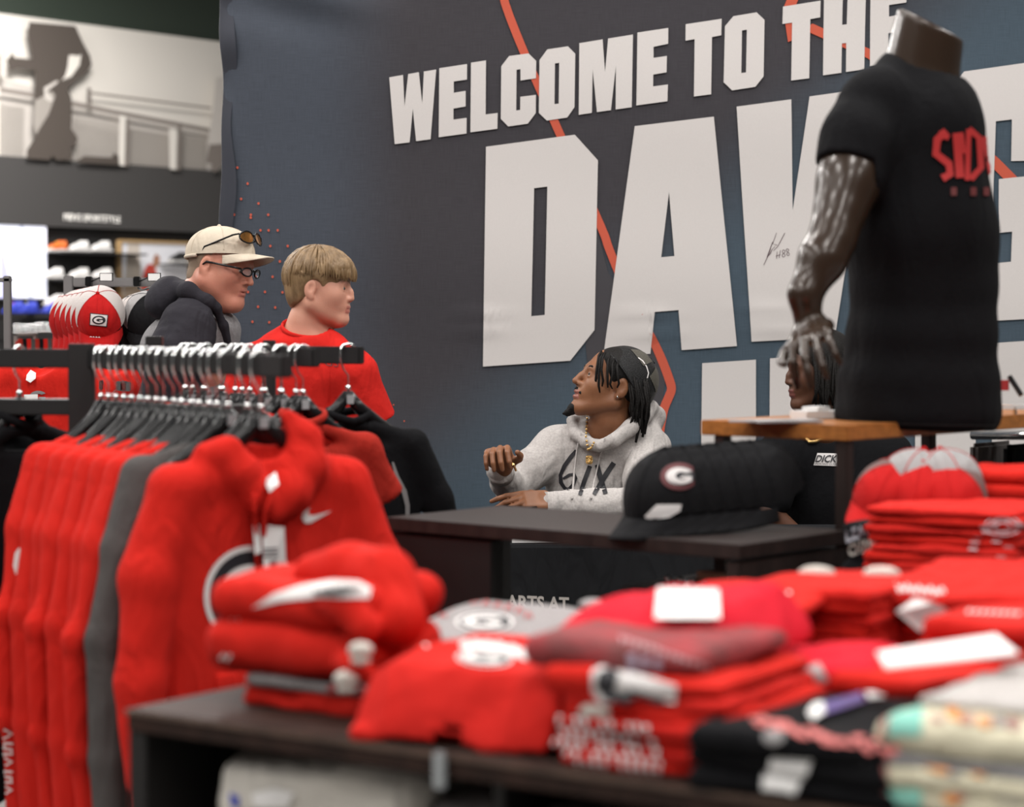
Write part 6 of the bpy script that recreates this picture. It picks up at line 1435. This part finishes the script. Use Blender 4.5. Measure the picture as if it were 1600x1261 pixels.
# ---- P10 cream, mint and grey patterned pile
pz = TZ; cc = (1.265, .16)
for i, (t_, m_, lab, w_) in enumerate(((.030, CREAM, 'cream and mint patterned shirt at the bottom of the front right corner pile', .26), (.026, CREAM, 'mint edged patterned shirt second from bottom in the corner pile', .24), (.012, HEATH2, 'thin grey fold between the patterned shirts in the corner pile', .27), (.038, CREAM, 'cream patterned shirt with mint and orange marks, upper in the corner pile', .25), (.014, HEATH, 'grey shirt laid on top of the corner pile', .28))):
    r, b = folded('folded_shirt', lab, 't-shirt', tpos(cc[0] + .004 * (i % 2) + (.03 if i == 4 else 0), cc[1] + .01 * (i // 3) + (.10 if i == 4 else 0), pz), w_, .32, t_, trz + .02 * (i % 3 - 1), m_, 'patterned shirts of the corner pile', 1, 110 + i, amp=.003, tilt=(0, 0)); pz += t_ - .001
    if i in (0, 1, 3):
        tr = bvh(b); rng = random.Random(i); y0 = {0: 1228, 1: 1188, 3: 1110}[i]
        for k_ in range(22):
            x = 1452 + rng.uniform(0, 150); y = y0 + rng.uniform(-22, 24); decal('orange_mark' if k_ % 3 == 0 else 'print_mark', [ellipse(x, y, rng.uniform(7, 17), rng.uniform(4, 9), .2, 9)], b, mat('orange_print', (.60, .22, .03), .6) if k_ % 3 == 0 else (GPRINT if k_ % 3 == 1 else mat('plum_print', (.28, .09, .08), .6)), b, 6, .002, tr)
        decal('plum_line', [[(1386, y0 - 60), (1394, y0 - 60), (1386, y0 + 40), (1378, y0 + 40)]], b, mat('plum_print', (.28, .09, .08), .6), b, 8, .0015, tr)
        decal('mint_band', [[(1396, y0 - 60), (1446, y0 - 60), (1440, y0 + 40), (1388, y0 + 40)]], b, MINT, b, 8, .0015, tr) if i != 1 else decal('cream_band', [[(1470, y0 - 16), (1600, y0 - 10), (1600, y0 + 14), (1470, y0 + 6)]], b, CREAM, b, 8, .0015, tr)
# ---- paper sign lying over the piles
sp = [Vector(P(1372, 1020, 2.78)), Vector(P(1560, 990, 2.86)), Vector(P(1590, 1022, 2.74)), Vector(P(1380, 1042, 2.70))]
zz = .992; sp = [onz(x, y, zz_) for x, y, zz_ in ((1370, 1018, .988), (1556, 990, 1.000), (1592, 1020, .996), (1384, 1042, .984))]
r = thing('paper_sign', 'blank white folded paper sign lying across the right-hand piles', 'paper', tuple(sum(sp, Vector((0, 0, 0))) / 4))
V = [tuple(p) for p in sp] + [tuple(p + Vector((0, 0, -.003))) for p in sp]; mk('sheet', V, [[0, 1, 2, 3], [7, 6, 5, 4], [0, 4, 5, 1], [1, 5, 6, 2], [2, 6, 7, 3], [3, 7, 4, 0]], PAPER, r, smooth=False)
sup = (sp[0] + sp[1] + sp[2] + sp[3]) / 4
# ---- under the table
pu, z = pile(.27, .20, 4, .34, .34, .092, WHITEF, 'off-white fleece garment on the lower shelf under the left stack, %s', 'sweatshirt', 'off-white garments on the lower shelf', trz + .15, 120, z=.427, mats=[CREAM, WHITEF, WHITEF, WHITEF], amp=.006)
b = pu[-1][1]; tr = bvh(*[q[1] for q in pu]); decal('white_label', [[(395, 1240), (430, 1232), (462, 1238), (450, 1261), (400, 1261)]], [q[1] for q in pu], PAPER, b, 8, .003, tr); decal('blue_mark', [[(360, 1238), (376, 1246), (374, 1262), (362, 1258)]], [q[1] for q in pu], BLUEI, b, 8, .003, tr)
pu2, z = pile(.80, .22, 4, .32, .34, .085, TEEGR, 'grey garment on the lower shelf under the tall stack, %s', 'sweatshirt', 'grey garments on the lower shelf', trz, 130, z=.427, mats=[GREYF, TEEGR, TEEGR, TEEGR], amp=.006)
pu3, z = pile(.525, .25, 4, .14, .34, .082, TEEGR, 'narrow grey garment on lower shelf under the centre pile, %s', 'sweatshirt', 'narrow grey garments on the lower shelf', trz, 133, z=.427, mats=[GREYF, TEEGR], amp=.006)

# ================================================================ things on the right table
def qpos(u, v, z=QZ): return QO + qa * u + qb * v + Vector((0, 0, z))
qrz = atan2(qa.y, qa.x)
q1, z = pile(0, 0, 8, .30, .28, .017, RED, 'red t-shirt of the tall stack on the right table, %s', 't-shirt', 'red t-shirts of the right table stack', qrz + .12, 140, z=QZ, org=qpos(.215, .16, 0), mats=[RED, RED2])
T_ = [q[1] for q in q1]; tr = bvh(*T_); rng = random.Random(9)
for i in range(16): x, y = 1520 + rng.uniform(0, 80), rng.uniform(812, 905); decal('pale_print', stroke([(x - 7, y), (x + 7, y + 1)], 3), T_, PALE, q1[min(7, max(0, int((905 - y) / 13)))][1], 6, .002, tr)
for k_ in range(3): decal('pale_ring', stroke(ellipse(1567, 823, 12 + 8 * k_, 6 + 4 * k_, 0, 18), 2, True), T_, PALE, q1[-1][1], 6, .002, tr)
q2, z2 = pile(0, 0, 3, .24, .24, .028, RED, 'red t-shirt of the rear stack on the right table, %s', 't-shirt', 'red t-shirts of the rear right stack', qrz + .3, 150, z=QZ + .10, org=qpos(.17, .50, 0))
q3, z3 = pile(0, 0, 3, .26, .26, .034, RED, 'red t-shirt hidden under the rear stack on the right table, %s', 't-shirt', 'red t-shirts low in the rear right stack', qrz + .3, 155, z=QZ, org=qpos(.17, .50, 0))
# black folded tee with lettering
r, b = folded('folded_shirt', 'black t-shirt with pale block lettering beside the red stack on right table', 't-shirt', qpos(.045, .15), .075, .22, .10, qrz + .1, BLACKF, None, 4, 160, amp=.002)
tr = bvh(b); pr = projector([b], .003); text('lettering', 'LEAG', [(1322, 828), (1364, 818), (1366, 836), (1324, 848)], mat('grey_print2', (.30, .30, .34), .6), b, pr, bold=.03, maxe=6); text('lettering', 'CHAM', [(1326, 850), (1368, 840), (1370, 858), (1328, 870)], WHITEF, b, pr, bold=.03, maxe=6)
# red and grey caps heap behind
for i in range(5):
    t = i / 4; p = qpos(-.02 + .12 * t, .27 + .04 * (i % 2) + .05 * t, QZ + .045 + .022 * (i % 2)); 
    capthing('red and grey trucker cap in the row on the right table, %s from left' % ord_[i], p + Vector((0, 0, .06)), ((.75 - .3 * i, .8, -.05) if i % 2 else (-.5 + .1 * i, -.8, -.3)), (.2 - .1 * i, -.3, 1), CAPR, CAPR, CAPG if i % 2 else mat('maroon_cap_mesh', (.13, .07, .065), .8), 'red and grey caps on the right table', .80)
rc = thing('cap_riser', 'low dark block under the caps on the right table', 'stand', tuple(qpos(.08, .34))); slab('block', QO, qa, qb, .01, .10, .31, .37, QZ, QZ + .05, LAMD, rc)
for i in range(4):
    p = qpos(.14 + .06 * i, .36, QZ + .10)
hz_ = thing('hanging_rack', 'metal arm rack with dark garments behind the mannequin at right edge', 'rack', (1.36, 5.6, 0))
MB().tube([(1.20, 5.75, 1.10), (1.60, 5.35, 1.12)], .012, 8).mk('arm', CHROME, hz_, smooth=True); slab('post', Vector((1.60, 5.35, 0)), Vector((1, 0, 0)), Vector((0, 1, 0)), -.02, .02, -.02, .02, 0, 1.15, BLKMET, hz_)
for i in range(4):
    p = Vector((1.24 + .07 * i, 5.70 - .07 * i, 1.085)); rr = thing('trousers', 'dark folded garment hanging off the metal arm at right, %s from left' % ord_[i], 'trousers', tuple(p), 0, 'dark garments on the metal arm')
    MB().box((p.x, p.y, .93), (.10, .012, .155), rotz(.85), bev=.01).mk('cloth', [GREYF, BLACKF, mat('plum_cloth', (.06, .03, .03), .9), GREYF][i], rr)
# small white sign with black stripe near the right edge
sg = thing('sign_holder', 'small white sign card with black bar at the right edge behind the mannequin', 'sign', tuple(P(1585, 660, 5.05)))
MB().box(P(1585, 636, 5.05), (.035, .004, .006), bev=.001).mk('base', PAPER, sg); MB().tube([P(1577, 588, 5.06), P(1596, 618, 5.04)], .006, 6).mk('black_bar', BLKPL, sg); MB().box(P(1568, 602, 5.06), (.012, .003, .012)).mk('red_mark', mat('small_red_mark', (.45, .03, .03), .6), sg); MB().tube([P(1585, 636, 5.05), P(1586, 652, 5.05)], .005, 6).mk('stem', CHROME, sg)
# ---- row of black caps on the dark laminate table
for i in range(6):
    base = GL + ga * (.62 + .050 * i) + gb * (.150 + .020 * i) if False else Vector((GL.x, GL.y, 0)) + ga * .662 + gb * .14 + Vector((.036, .014, 0)) * i
    c = base + Vector((0, 0, .97 + .088 + .002 * i)); fw = Vector((-.62, -.78, -.27)); lab = 'black cap with red oval G and white brim sticker, front of the cap row' if i == 0 else 'plain black cap nested %s behind the G cap' % ord_[i - 1]
    r, cc_, br_, MM_ = capthing(lab, c, fw, (-.2, -.22, 1), CAPB, CAPB, None, 'black caps nested on the dark table', 1.04, rz=.106, z0=-.03, droop=.014, blen=.078)
    if i == 0:
        tr = bvh(cc_); glogo(1061, 745, 29, 21, cc_, cc_, tr, ring=None, field=mat('oxblood_patch', (.11, .025, .028), .7), off=.002, maxe=5); glogo(1064, 745, 20, 14, cc_, cc_, tr, ring=None, field=BPRINT, off=.003, maxe=5, gs=.8)
        trb = bvh(br_, cc_); decal('brim_sticker', [[(1008, 806), (1026, 788), (1064, 788), (1062, 798), (1040, 811), (1012, 812)]], [br_, cc_], PAPER, br_, 6, .003, trb)
    for (q0, q1_) in (((1138, 779, 1178, 795), 1), ((1172, 774, 1212, 790), 3)):
        if i == q1_: swoosh(*q0, cc_, cc_, off=.002)
